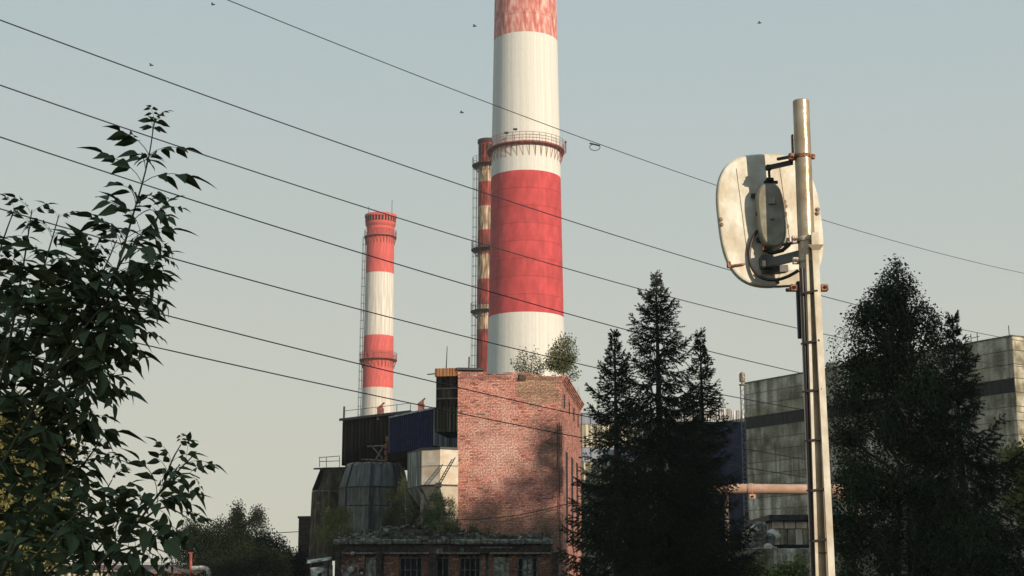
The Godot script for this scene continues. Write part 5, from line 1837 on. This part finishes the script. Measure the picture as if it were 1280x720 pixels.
func maple():
	var base := Vector3(-2.35, 0, -5.6)
	var o := thing("maple_tree", "large dark foreground tree with drooping compound leaves filling the left edge", "tree", base)
	var r := RandomNumberGenerator.new()
	r.seed = 2024
	var variants := []
	for k in 8: variants.append(maple_leaf(100 + k))
	var leaves := []      # [transform, variant, size on screen]
	var wood := MB.new()
	# sprays: picture points with a depth, share without leaves, thickness, leaf size
	var sprays := [
		[[[-40, 800, 5.7], [60, 600, 5.5], [118, 430, 5.35], [160, 290, 5.2], [184, 205, 5.15], [193, 150, 5.1]], 0.12, 0.011, 1.0],
		[[[-60, 700, 5.4], [0, 480, 5.3], [26, 350, 5.25], [40, 262, 5.2]], 0.15, 0.010, 0.95],
		[[[40, 800, 5.3], [110, 720, 5.2], [165, 662, 5.15], [208, 605, 5.1], [243, 568, 5.1]], 0.30, 0.009, 0.95],
		[[[-30, 640, 5.3], [60, 480, 5.2], [128, 385, 5.15], [196, 362, 5.1]], 0.2, 0.008, 0.95],
		[[[80, 420, 5.3], [140, 355, 5.2], [200, 322, 5.15]], 0.3, 0.006, 0.95],
		[[[118, 400, 5.3], [150, 330, 5.2], [205, 262, 5.1]], 0.45, 0.006, 1.0],
		[[[50, 480, 5.3], [120, 430, 5.2], [180, 418, 5.2]], 0.2, 0.006, 0.95],
		[[[50, 520, 5.3], [110, 478, 5.2], [155, 468, 5.2]], 0.2, 0.006, 0.95],
		[[[20, 560, 5.4], [80, 510, 5.3], [118, 505, 5.3]], 0.2, 0.006, 0.9],
		[[[40, 640, 5.3], [100, 580, 5.2], [142, 572, 5.2]], 0.2, 0.006, 0.85],
		[[[40, 700, 5.3], [100, 640, 5.2], [150, 622, 5.2]], 0.2, 0.006, 0.9],
		[[[90, 760, 5.3], [150, 700, 5.2], [200, 662, 5.2]], 0.3, 0.006, 0.9],
		[[[30, 420, 5.3], [56, 330, 5.2], [74, 268, 5.2]], 0.3, 0.005, 0.85],
		[[[-20, 380, 5.2], [4, 300, 5.2], [18, 262, 5.2]], 0.2, 0.005, 0.85],
		[[[40, 440, 5.3], [80, 360, 5.2], [112, 315, 5.2]], 0.3, 0.005, 0.9],
		[[[60, 610, 5.4], [95, 590, 5.4], [128, 548, 5.4]], 0.3, 0.006, 0.9],
		[[[60, 470, 5.4], [110, 380, 5.35], [146, 300, 5.3]], 0.2, 0.006, 1.0],
		[[[90, 450, 5.4], [140, 400, 5.4], [186, 350, 5.4]], 0.2, 0.006, 0.95],
		[[[70, 410, 5.5], [104, 340, 5.5], [134, 282, 5.4]], 0.3, 0.005, 0.95],
		[[[96, 470, 5.5], [130, 440, 5.4], [170, 385, 5.4]], 0.2, 0.005, 0.95],
		[[[20, 500, 5.6], [80, 450, 5.5], [130, 462, 5.5]], 0.2, 0.005, 1.0],
		[[[40, 540, 5.4], [84, 516, 5.4], [112, 528, 5.4]], 0.2, 0.005, 0.95],
		[[[196, 620, 5.15], [228, 592, 5.1], [250, 598, 5.1]], 0.1, 0.004, 0.85],
		[[[176, 652, 5.15], [206, 634, 5.1], [238, 650, 5.1]], 0.1, 0.004, 0.9],
		[[[144, 690, 5.15], [180, 682, 5.1], [206, 690, 5.1]], 0.1, 0.004, 0.9],
		[[[204, 610, 5.1], [214, 578, 5.1], [226, 556, 5.1]], 0.2, 0.004, 0.8],
		[[[70, 690, 5.4], [110, 650, 5.4], [140, 600, 5.4]], 0.2, 0.005, 0.95],
		[[[80, 740, 5.4], [120, 690, 5.4], [150, 650, 5.4]], 0.2, 0.005, 0.95]]
	for k in 30:
		var d := r.randf_range(5.35, 6.4)
		var x := r.randf_range(-50, 60)
		var y := r.randf_range(395, 790)
		if y > 500 and y < 690 and x < 50 and r.randf() < 0.8: continue
		var ex := x + r.randf_range(35, 90)
		var ey := y - r.randf_range(20, 110)
		var lim := 112.0 if ey < 460 or ey > 620 else 80.0
		ex = minf(ex, lim)
		sprays.append([[[x, y, d], [(x + ex) * 0.5 + r.randf_range(-8, 8), (y + ey) * 0.5 + r.randf_range(-8, 8), d - 0.05], [ex, ey, d - 0.1]], 0.1, 0.005, r.randf_range(0.85, 1.05)])
	for si in sprays.size():
		var sp = sprays[si]
		var key := []
		for e in sp[0]: key.append(at(e[0], e[1], e[2]) - base)
		var pts := []
		for i in key.size() - 1:
			var m := int(ceil(key[i].distance_to(key[i + 1]) / 0.03))
			for s in m:
				pts.append(key[i].cubic_interpolate(key[i + 1], key[max(i - 1, 0)], key[min(i + 2, key.size() - 1)], float(s) / m))
		pts.append(key[-1])
		var rad := []
		for i in pts.size(): rad.append(lerpf(sp[2], 0.0018, float(i) / (pts.size() - 1)))
		var tw := MB.new()
		tw.tube(pts, rad, 6)
		if sp[2] > 0.0075: wood.tube(pts, rad, 6)
		else: part("twig", tw, M.green_twig, o)
		var step := 2
		var node := 0
		var i := int(sp[1] * pts.size())
		while i < pts.size():
			var dir: Vector3 = (pts[min(i + 1, pts.size() - 1)] - pts[max(i - 1, 0)]).normalized()
			var from_tip := float(pts.size() - 1 - i) * 0.03
			var sc: float = clampf(0.38 + from_tip * 2.6, 0.38, 1.0) * sp[3]
			var ph := node * 1.3 + si
			var pr := dir.cross(Vector3(cos(ph), 0.2, sin(ph))).normalized()
			for sg in [-1.0, 1.0]:
				if r.randf() < 0.07: continue
				var out: Vector3 = (pr * sg + dir * (0.55 if from_tip > 0.1 else 1.1) + Vector3(0, 0.12, 0)).normalized()
				var sd := out.cross(Vector3.UP).normalized()
				var up := sd.cross(out).normalized()
				var b := Basis(out, up, -sd).rotated(out, r.randf_range(-0.5, 0.5)) * Basis(Vector3.UP, r.randf_range(-0.25, 0.25))
				var s2 := sc * r.randf_range(0.85, 1.15)
				leaves.append([Transform3D(b.scaled_local(Vector3.ONE * s2), pts[i]), r.randi_range(0, 7), s2])
			node += 1
			i += step + (1 if r.randf() < 0.4 else 0)
	# stout stems below the picture
	for e in [[[0, 0, 0], [-40, 800, 5.7]], [[0, 0, 0], [-60, 700, 5.4]], [[0, 0, 0], [40, 800, 5.3]]]:
		var tip := at(e[1][0], e[1][1], e[1][2]) - base
		limb(wood, Vector3(0, -0.1, 0), tip, 0.05, 0.011, 0.05, r, 8)
	part("trunk", wood, M.green_twig, o)
	leaves.sort_custom(func(a, b): return a[2] > b[2])
	var rest := []
	var cols := []
	var n := 0
	for l in leaves:
		var p = base + l[0].origin - Vector3(0, 1.7, 0)
		var px = 640 + F * p.x / (p.y * sin(PITCH) - p.z * cos(PITCH))
		if n < 300 and px > -20:
			var lf := part("leaf", variants[l[1]], M.maple, o)
			lf.transform = l[0]
			n += 1
		else:
			rest.append(l[0])
			cols.append(Color(1, 1, 1))
	swarm("foliage", o, variants[0], M.maple, rest, cols)
	print("maple leaves ", leaves.size())

# ------------------------------------------------------------------ spruces
func tuft_mesh(sd: int) -> ArrayMesh:
	# a twig end with needles all round, along +x, about 0.17 m long
	var r := RandomNumberGenerator.new()
	r.seed = sd
	var mb := MB.new()
	for k in 18:
		var s := r.randf()
		var a := r.randf() * TAU
		var c := Vector3(s * 0.15, 0, 0)
		var d := Vector3(0.7, cos(a) * 0.7, sin(a)).normalized()
		var w := d.cross(Vector3(r.randfn(), r.randfn(), r.randfn())).normalized() * 0.011
		mb.col = Color(1, 1, 1) * r.randf_range(0.65, 1.35)
		mb.tri(c - w, c + d * r.randf_range(0.03, 0.055), c + w)
	mb.col = Color(0.9, 0.8, 0.7)
	mb.tri(Vector3(0, 0.005, 0), Vector3(0.16, 0, 0), Vector3(0, -0.005, 0))
	return mb.mesh()

func spruce(label: String, tip: Vector3, spread: float, power: float, sd: int, density := 1.0):
	var o := thing("spruce_tree", label, "spruce tree", Vector3(tip.x, 0, tip.z), "spruces in front of the halls")
	var r := RandomNumberGenerator.new()
	r.seed = sd
	var H := tip.y
	var tk := MB.new()
	tk.tube([Vector3(0, -0.1, 0), Vector3(0.02, H * 0.5, 0), Vector3(0, H, 0)], [0.02 * H, 0.011 * H, 0.008], 8)
	part("trunk", tk, M.bark, o)
	var br := MB.new()
	var xf := []
	var cols := []
	var y := H - 0.12
	var put := func(p: Vector3, d: Vector3, s: float):
		var x := d.normalized()
		var z := x.cross(Vector3.UP).normalized()
		var b := Basis(x, z.cross(x), z).rotated(x, r.randf() * TAU)
		xf.append(Transform3D(b.scaled_local(Vector3.ONE * s), p))
		cols.append(Color(1, 1, 1) * r.randf_range(0.7, 1.3))
	for k in 4: put.call(Vector3(0, H - 0.12 - k * 0.1, 0), Vector3(r.randfn() * 0.1, 1, r.randfn() * 0.1), 0.9)
	while y > 0.9:
		var below := H - y
		var R := spread * pow(below, power)
		var nb := 5 if below < 1.5 else 6
		var ph := r.randf() * TAU
		for k in nb + (2 if below > 3 else 0):
			var a := ph + TAU * k / nb + r.randfn() * 0.25
			var L := maxf(0.06, (R - 0.2) * clampf(1.0 + r.randfn() * 0.18, 0.55, 1.4))
			if r.randf() < 0.07: L *= 0.5
			var out := Vector3(cos(a), 0, sin(a))
			var rise := lerpf(0.6, -0.30, clampf(below / 3.5, 0, 1)) + r.randfn() * 0.06
			var pts := []
			var y0 := y + r.randfn() * 0.06
			for i in 7:
				var s := i / 6.0
				pts.append(out * (L * s) + Vector3(0, y0 + L * (rise * s + 0.28 * s * s * s - 0.16 * s * (1 - s)), 0))
			br.tube(pts, [0.012 + 0.008 * L, 0.01 + 0.006 * L, 0.009, 0.008, 0.006, 0.005, 0.003], 4, false)
			var nt := int(max(3, L / lerpf(0.05, 0.08, clampf(below / 3.0, 0, 1)) * density))
			for i in nt:
				var s := (i + r.randf()) / nt
				if s < 0.12: continue
				var j := mini(int(s * 6), 5)
				var p: Vector3 = pts[j].lerp(pts[j + 1], s * 6 - j)
				var fwd: Vector3 = (pts[j + 1] - pts[j]).normalized()
				var sd2 := fwd.cross(Vector3.UP).normalized()
				var tl := L * 0.34 * (1.0 - s * 0.8) + 0.08
				for sg in [-1.0, 1.0]:
					var d: Vector3 = (sd2 * sg * r.randf_range(0.5, 1.1) + fwd * 0.8 + Vector3(0, -0.25 - r.randf() * 0.55 * clampf(below / 4, 0.2, 1), 0)).normalized()
					var q := 0.0
					while q < tl:
						put.call(p + d * q - Vector3(0, q * q * 0.5, 0), d - Vector3(0, q * 0.9, 0), r.randf_range(0.75, 1.1))
						q += 0.115
				put.call(p, fwd + Vector3(r.randfn() * 0.3, r.randfn() * 0.2, r.randfn() * 0.3), 0.9)
			put.call(pts[6], pts[6] - pts[5], 1.0)
		y -= lerpf(0.13, 0.32, clampf(below / 3.0, 0, 1)) * r.randf_range(0.85, 1.15)
	part("branches", br, M.bark, o, "stuff")
	swarm("needles", o, M_tuft, M.spruce, xf, cols)
	print("spruce tufts ", xf.size())

var M_tuft: ArrayMesh

# ------------------------------------------------------------------ broadleaf trees
func px_lobes(base: Vector3, d: float, list: Array, deep := 0.9) -> Array:
	var out := []
	for e in list:
		var c := at(e[0], e[1], d + (e[4] if e.size() > 4 else 0.0))
		out.append([c - base, Vector3(wide(e[2], c), wide(e[3], c), wide(e[2], c) * deep)])
	return out

func hang(o: Node3D, lobes: Array, strands: int, mesh: Mesh, sd: int, lo: Color, hi: Color, length: float, step: float):
	var r := RandomNumberGenerator.new()
	r.seed = sd
	var xf := []
	var cols := []
	var tw := MB.new()
	for k in strands:
		var l = lobes[r.randi_range(0, lobes.size() - 1)]
		var u := Vector3(r.randfn(), r.randfn() * 0.7, r.randfn()).normalized()
		var p: Vector3 = l[0] + u * l[1] * r.randf_range(0.7, 1.02)
		var v := Vector3(u.x * 0.5, 0.25, u.z * 0.5)
		var n := int(length * r.randf_range(0.5, 1.3) / step)
		var pts := [p]
		for i in n:
			v = (v + Vector3(r.randfn() * 0.1, -0.35, r.randfn() * 0.1)).normalized()
			p += v * step
			pts.append(p)
			xf.append(Transform3D(rand_basis(r, r.randf_range(0.6, 1.0)), p))
			cols.append(lo.lerp(hi, r.randf()))
		if pts.size() > 2: tw.tube(pts, 0.005, 3, false)
	part("twigs", tw, M.green_twig, o, "stuff")
	swarm("hanging_foliage", o, mesh, M.leaf, xf, cols)

func vegetation():
	M_tuft = tuft_mesh(1)
	var small := leaf_cluster(2, 9, 0.16, 0.06, 0.75, 0.4)
	var mid := leaf_cluster(3, 10, 0.30, 0.11, 0.6, 0.3)
	var coarse := leaf_cluster(4, 12, 0.7, 0.34, 0.6, 0.2)
	var fine := leaf_cluster(5, 9, 0.2, 0.07, 0.5, 0.2)
	var dk := Color(0.022, 0.033, 0.018)
	var dk2 := Color(0.055, 0.075, 0.036)
	spruce("tallest spruce, middle of the three dark ones before the halls", at(820, 344, 40), 0.58, 0.60, 301, 1.25)
	spruce("shorter dark spruce on the left of the tallest, its skirt reaching the brick tower", at(768, 419, 38), 0.50, 0.60, 302, 1.25)
	spruce("thin-topped spruce on the right of the tallest, beside the orange pipe", at(875, 418, 41.5), 0.45, 0.64, 303, 1.2)
	# birch and the spruce behind it
	var d := 30.0
	var base := at(1141, 740, d)
	base.y = 0
	var lobes := px_lobes(base, d, [[1121, 345, 5, 22], [1110, 362, 6, 20], [1098, 370, 5, 14], [1133, 366, 6, 18], [1151, 388, 7, 20], [1117, 385, 17, 20], [1086, 396, 16, 22], [1074, 420, 18, 26], [1160, 415, 18, 24], [1098, 400, 18, 20], [1140, 405, 18, 18], [1105, 425, 26, 24], [1145, 440, 30, 32], [1070, 455, 20, 28, 0.3], [1105, 475, 36, 36], [1150, 490, 34, 40, -0.4], [1058, 500, 16, 30, -0.2], [1085, 530, 36, 36], [1060, 560, 18, 36, 0.2], [1130, 550, 40, 40], [1170, 555, 34, 40, 0.3], [1075, 600, 36, 36, -0.3], [1120, 620, 44, 44], [1058, 640, 20, 40], [1175, 620, 36, 44, 0.2], [1080, 670, 40, 40], [1140, 690, 50, 44, 0.4], [1190, 690, 44, 44], [1225, 680, 36, 44], [1060, 710, 26, 30]])
	var b := tree("birch_tree", "tall dark birch with hanging twigs and a pale trunk, right of the mirror post", "birch tree", base, lobes, 13000, small, 401, dk, dk2, 0.10, "", 1.0, "birch_bark", -0.02)
	hang(b, lobes, 420, small, 402, dk, dk2, 0.6, 0.09)
	spruce("dark spruce standing half behind the birch at the right edge", at(1190, 394, 33), 0.50, 0.85, 304, 1.1)
	# the far clump at the left
	var far_lo := Color(0.008, 0.012, 0.007)
	var far_hi := Color(0.024, 0.032, 0.015)
	d = 86.0
	for e in [
		["far loose-leaved tree, leftmost of the clump by the red roofs", 242, [[242, 668, 18, 20], [236, 695, 20, 25], [258, 685, 16, 25]], 1500, 411],
		["far dark round-crowned tree just left of the two-peaked poplar", 276, [[276, 672, 22, 24], [268, 700, 26, 26], [292, 690, 20, 28]], 2600, 412],
		["far two-peaked poplar, highest of the clump at the left", 312, [[296, 645, 7, 20], [299, 668, 12, 24], [322, 650, 9, 18], [326, 672, 12, 22], [312, 690, 20, 24]], 2400, 413],
		["far low bush closing the right end of the clump beside the bunkers", 362, [[345, 690, 16, 20], [368, 705, 24, 18], [352, 712, 26, 18]], 2400, 414],
		["far broad olive bush in front of the poplar", 318, [[315, 702, 32, 22], [340, 708, 22, 20], [290, 715, 24, 18]], 2600, 415]]:
		var bs := at(e[1], 740, d - (5.0 if e[4] == 415 else 0.0))
		bs.y = 0
		tree("broadleaf_tree" if e[4] < 414 else "bush", e[0], "tree" if e[4] < 414 else "bush", bs, px_lobes(bs, d - (5.0 if e[4] == 415 else 0.0), e[2]), e[3], mid, e[4], far_lo, far_hi if e[4] != 415 else Color(0.036, 0.042, 0.018), 0.16, "trees at the left by the red roofs")
	# growth on the low building's roof and on the tower
	var roof := 3.95
	for e in [
		["airy olive bush on the left of the low roof, before the olive bin", 420, 68.5, [[418, 648, 16, 20], [432, 652, 13, 20], [410, 668, 18, 14], [430, 672, 18, 12]], 1300, 421, Color(0.09, 0.105, 0.04), Color(0.19, 0.20, 0.08), 0.04],
		["slender pale-trunked birch sapling on the low roof before the grey bunker", 512, 68.0, [[505, 598, 4, 12], [503, 618, 8, 16], [509, 636, 9, 16], [501, 648, 8, 10]], 420, 422, Color(0.06, 0.075, 0.03), Color(0.17, 0.175, 0.075), 0.035],
		["thin leafy sapling on the low roof left of the slender birch", 493, 68.2, [[487, 622, 6, 12], [492, 640, 9, 16], [484, 650, 9, 12]], 420, 423, Color(0.055, 0.065, 0.028), Color(0.13, 0.135, 0.06), 0.03],
		["bushy birch sapling with a pale trunk on the low roof before the cream bunker", 553, 67.0, [[545, 624, 9, 12], [556, 636, 16, 15], [538, 648, 15, 15], [564, 652, 10, 15], [550, 658, 20, 10]], 1300, 424, Color(0.08, 0.095, 0.04), Color(0.21, 0.215, 0.095), 0.045]]:
		var bs := at(e[1], 676, e[2])
		bs.y = roof
		tree("roof_sapling" if e[5] != 421 else "roof_bush", e[0], "sapling" if e[5] != 421 else "bush", bs, px_lobes(bs, e[2], e[3]), e[4], fine, e[5], e[6], e[7], e[8], "plants on the low roof", 1.0, "birch_bark" if e[5] != 421 else "bark")
	for k in 3:
		var e: Array = [[590, 660, 71.0, "small weed bush at the foot of the brick tower's left side"], [608, 663, 71.0, "smaller weed tuft at the foot of the brick tower's middle"], [682, 661, 70.0, "wispy dry weed at the foot of the brick tower's right corner"]][k]
		var bs := at(e[0], 676, e[2])
		bs.y = roof
		tree("weed", e[3], "weed", bs, px_lobes(bs, e[2], [[e[0], e[1], 6.0 - k, 8], [e[0] + 4, e[1] + 6, 5, 6]]), 110, fine, 430 + k, Color(0.06, 0.07, 0.03), Color(0.13, 0.13, 0.06), 0.015, "weeds at the foot of the tower")
	var bs2 := at(703, 470, 76.4)
	bs2.y = at(702, 465.5, 75).y - 0.3
	tree("tower_sapling", "leafy sapling at the right end of the tower's crest", "sapling", bs2, px_lobes(bs2, 76.4, [[706, 428, 8, 9], [698, 438, 12, 12], [711, 444, 9, 14], [701, 456, 13, 9], [690, 452, 6, 8], [717, 468, 4, 4]]), 760, mid, 441, Color(0.05, 0.062, 0.03), Color(0.16, 0.16, 0.08), 0.035, "plants on the tower")
	var sb := at(661, 462, 76.2)
	sb.y = at(702, 463.5, 75).y - 0.3
	var s := thing("tower_shrub", "low fan-shaped shrub on the middle of the tower's crest", "shrub", sb, "plants on the tower")
	var r := RandomNumberGenerator.new()
	r.seed = 77
	var st := MB.new()
	var xf := []
	var cols := []
	for e in [[642, 452], [648, 444], [653, 438], [660, 446], [667, 438], [672, 446], [679, 449], [682, 455]]:
		var tip := at(e[0], e[1], 76.2 + r.randf_range(-0.4, 0.4)) - sb
		var foot := Vector3(tip.x * 0.35, 0, tip.z * 0.3)
		st.tube([foot, foot.lerp(tip, 0.5) + Vector3(0, 0.06, 0), tip], [0.014, 0.01, 0.004], 5)
		for k in 34:
			var w := r.randf_range(0.05, 1.0)
			xf.append(Transform3D(rand_basis(r, r.randf_range(0.6, 0.95)), foot.lerp(tip, w) + Vector3(r.randfn(), r.randfn(), r.randfn()) * 0.05))
			cols.append(Color(0.045, 0.055, 0.028).lerp(Color(0.13, 0.13, 0.07), r.randf()))
	part("stems", st, M.green_twig, s)
	swarm("foliage", s, mid, M.leaf, xf, cols)
	var gr := at(722, 494, 84)
	var gs := thing("grass_tuft", "few dry grass blades on the tower's right edge below the sapling", "grass", gr)
	var gm := MB.new()
	for k in 7:
		var a := Vector3(r.randf_range(-0.2, 0.2), -0.4, r.randf_range(-0.2, 0.2))
		var t := a + Vector3(r.randf_range(-0.15, 0.2), r.randf_range(0.6, 1.2), 0)
		gm.tri(a - Vector3(0.012, 0, 0), t, a + Vector3(0.012, 0, 0))
	part("blades", gm, M.green_twig, gs)
	# green low down on the right
	for e in [
		["bright green bush in front of the concrete fence left of the mirror post", 992, 48.0, [[994, 714, 12, 8], [976, 719, 14, 6], [1003, 706, 5, 9]], 240, 451, Color(0.08, 0.10, 0.03), Color(0.18, 0.20, 0.06)],
		["yellowish bush at the foot of the concrete fence near the spruces", 938, 50.0, [[930, 716, 16, 10], [948, 718, 12, 7]], 260, 452, Color(0.08, 0.09, 0.03), Color(0.17, 0.17, 0.06)],
		["sunlit yellow-green bush at the right edge behind the birch", 1272, 44.0, [[1272, 575, 16, 20], [1285, 600, 20, 26], [1268, 625, 12, 14], [1290, 640, 20, 40]], 900, 453, Color(0.12, 0.13, 0.04), Color(0.26, 0.24, 0.09)]]:
		var bs := at(e[1], 740, e[2])
		bs.y = 0
		tree("bush", e[0], "bush", bs, px_lobes(bs, e[2], e[3]), e[4], mid, e[5], e[6], e[7], 0.05)
	var gb := at(10, 740, 15.0)
	gb.y = 0
	tree("bush", "golden sunlit bush seen through the maple's leaves at the left edge", "bush", gb, px_lobes(gb, 15.0, [[18, 540, 42, 44], [50, 580, 30, 40], [0, 620, 50, 50], [60, 650, 34, 40], [10, 700, 60, 40]]), 2600, leaf_cluster(8, 9, 0.16, 0.07, 0.55, 0.3), 461, Color(0.06, 0.066, 0.024), Color(0.17, 0.15, 0.06), 0.05)

# unseen trees and a warehouse added right and behind the camera for their shade
func shade_casters():
	var lo := Color(0.03, 0.04, 0.02)
	var hi := Color(0.07, 0.08, 0.035)
	var coarse := leaf_cluster(4, 12, 0.7, 0.34, 0.6, 0.2)
	var spots := [[20.0, 33.0, 16.5], [22.3, 32.5, 20.0], [25.0, 32.0, 21.0], [27.8, 31.5, 21.0], [30.5, 31.0, 19.5], [33.4, 30.3, 19.5], [35.6, 30.0, 22.0], [37.6, 30.0, 22.6], [39.7, 29.8, 25.8], [42.5, 29.0, 22.0], [46.0, 28.0, 19.0]]  # unseen row, set out to shade the tower foot and low building
	for i in spots.size():
		var e = spots[i]
		var h: float = e[2]
		tree("added_shade_tree", "unseen tree added past the right edge for its shade, %s of its row" % ["nearest", "second", "third", "fourth", "fifth", "sixth", "seventh", "eighth", "ninth", "tenth", "farthest"][i], "tree", Vector3(e[0], 0, -e[1]), [[Vector3(0, h * 0.3, 0), Vector3(2.9, h * 0.26, 2.4)], [Vector3(0.3, h * 0.55, 0), Vector3(2.5, h * 0.25, 2.4)], [Vector3(-0.2, h * 0.8, 0), Vector3(1.8 if h < 23 else 1.4, h * 0.2, 1.8)]], 900, coarse, 500 + i, lo, hi, 0.25, "unseen trees added for their shade")
	tree("added_shade_tree", "unseen leafy tree added behind the camera to shade the maple", "tree", Vector3(7.6, 0, 5.4), [[Vector3(0, 5.6, 0), Vector3(1.9, 2.3, 1.9)], [Vector3(-0.3, 7.4, 0), Vector3(1.5, 1.6, 1.5)]], 700, coarse, 520, lo, hi, 0.2)  # added to keep the sun off the near maple
	# unseen brick block, added to keep the sun off spruces and birch
	var a := Vector3(17.0, 0, -1.0)
	var b := Vector3(36.5, 0, -17.5)
	var o := thing("shade_block", "unseen windowed brick block added at the right to keep sun off spruces and birch", "building", a)
	var u := (b - a).normalized()
	var n := Vector3(u.z, 0, -u.x)
	if n.x > 0: n = -n
	var L := a.distance_to(b)
	var H := 19.0
	var q := -n * 9.0
	var v := u * L
	var w := MB.new()
	w.prism([Vector2(0, 0), Vector2(q.x, q.z), Vector2((v + q).x, (v + q).z), Vector2(v.x, v.z)], 0, H)
	part("wall", w, M.mortar, o)
	var rf := MB.new()
	rf.box3(Vector3(0, H + 0.005, 0) + n * 0.3 - u * 0.3, u * (L + 0.6), Vector3(0, 0.3, 0), -n * 9.6)
	part("roof", rf, M.slab, o)
	for f in 4:
		for k in 8:
			var g := MB.new()
			g.box3(u * (1.2 + k * (L - 2.0) / 8.0) + Vector3(0, 2.0 + f * 3.6, 0) + n * 0.02, u * 1.9, Vector3(0, 2.2, 0), n * 0.06)
			part("window", g, M.glazing, o)

# ------------------------------------------------------------------ the scene
func _ready():
	rng.seed = 7
	var cam := Camera3D.new()
	cam.name = "camera"
	cam.position = Vector3(0, 1.7, 0)
	cam.rotation = Vector3(PITCH, 0, 0)
	cam.keep_aspect = Camera3D.KEEP_HEIGHT
	cam.fov = rad_to_deg(2.0 * atan(360.0 / F))
	cam.near = 0.1
	cam.far = 3000
	add_child(cam)
	cam.current = true
	var sky_m := ProceduralSkyMaterial.new()
	sky_m.sky_top_color = Color(0.485, 0.655, 0.765)
	sky_m.sky_horizon_color = Color(0.785, 0.772, 0.703)
	sky_m.sky_curve = 0.4
	sky_m.ground_bottom_color = Color(0.22, 0.22, 0.19)
	sky_m.ground_horizon_color = Color(0.60, 0.58, 0.52)
	sky_m.ground_curve = 0.05
	sky_m.sun_angle_max = 25
	sky_m.sun_curve = 0.1
	var sky := Sky.new()
	sky.sky_material = sky_m
	var env := Environment.new()
	env.background_mode = Environment.BG_SKY
	env.sky = sky
	env.background_energy_multiplier = 1.0
	env.ambient_light_source = Environment.AMBIENT_SOURCE_SKY
	env.tonemap_mode = Environment.TONE_MAPPER_LINEAR
	env.tonemap_exposure = 1.12
	env.fog_enabled = true
	env.fog_density = 0.00028
	env.fog_light_color = Color(0.80, 0.80, 0.77)
	env.sdfgi_enabled = true
	env.ssao_enabled = true
	env.ssil_enabled = true
	var we := WorldEnvironment.new()
	we.name = "environment"
	we.environment = env
	add_child(we)
	var sun := DirectionalLight3D.new()
	sun.name = "sun"
	sun.light_color = Color(1.0, 0.935, 0.835)
	sun.light_energy = 1.6
	sun.light_angular_distance = 0.5
	sun.shadow_enabled = true
	sun.basis = Basis.looking_at(-SUN.normalized(), Vector3.UP)
	add_child(sun)

	materials()
	var g := MB.new()
	for i in 20:
		for j in 20:
			var x := -1500.0 + i * 150
			var z := 300.0 - j * 120
			g.quad(Vector3(x, 0, z), Vector3(x + 150, 0, z), Vector3(x + 150, 0, z - 120), Vector3(x, 0, z - 120))
	structure("ground", g, M.ground)
	concrete_hall()
	far_halls()
	var T: Dictionary = brick_tower()
	bay(T)
	bunkers()
	galleries()
	low_building()
	main_chimney()
	left_chimney()
	flue()
	pipe_and_shed()
	red_roofs()
	shade_casters()
	vegetation()
	maple()
	mirror_post()
	wires()
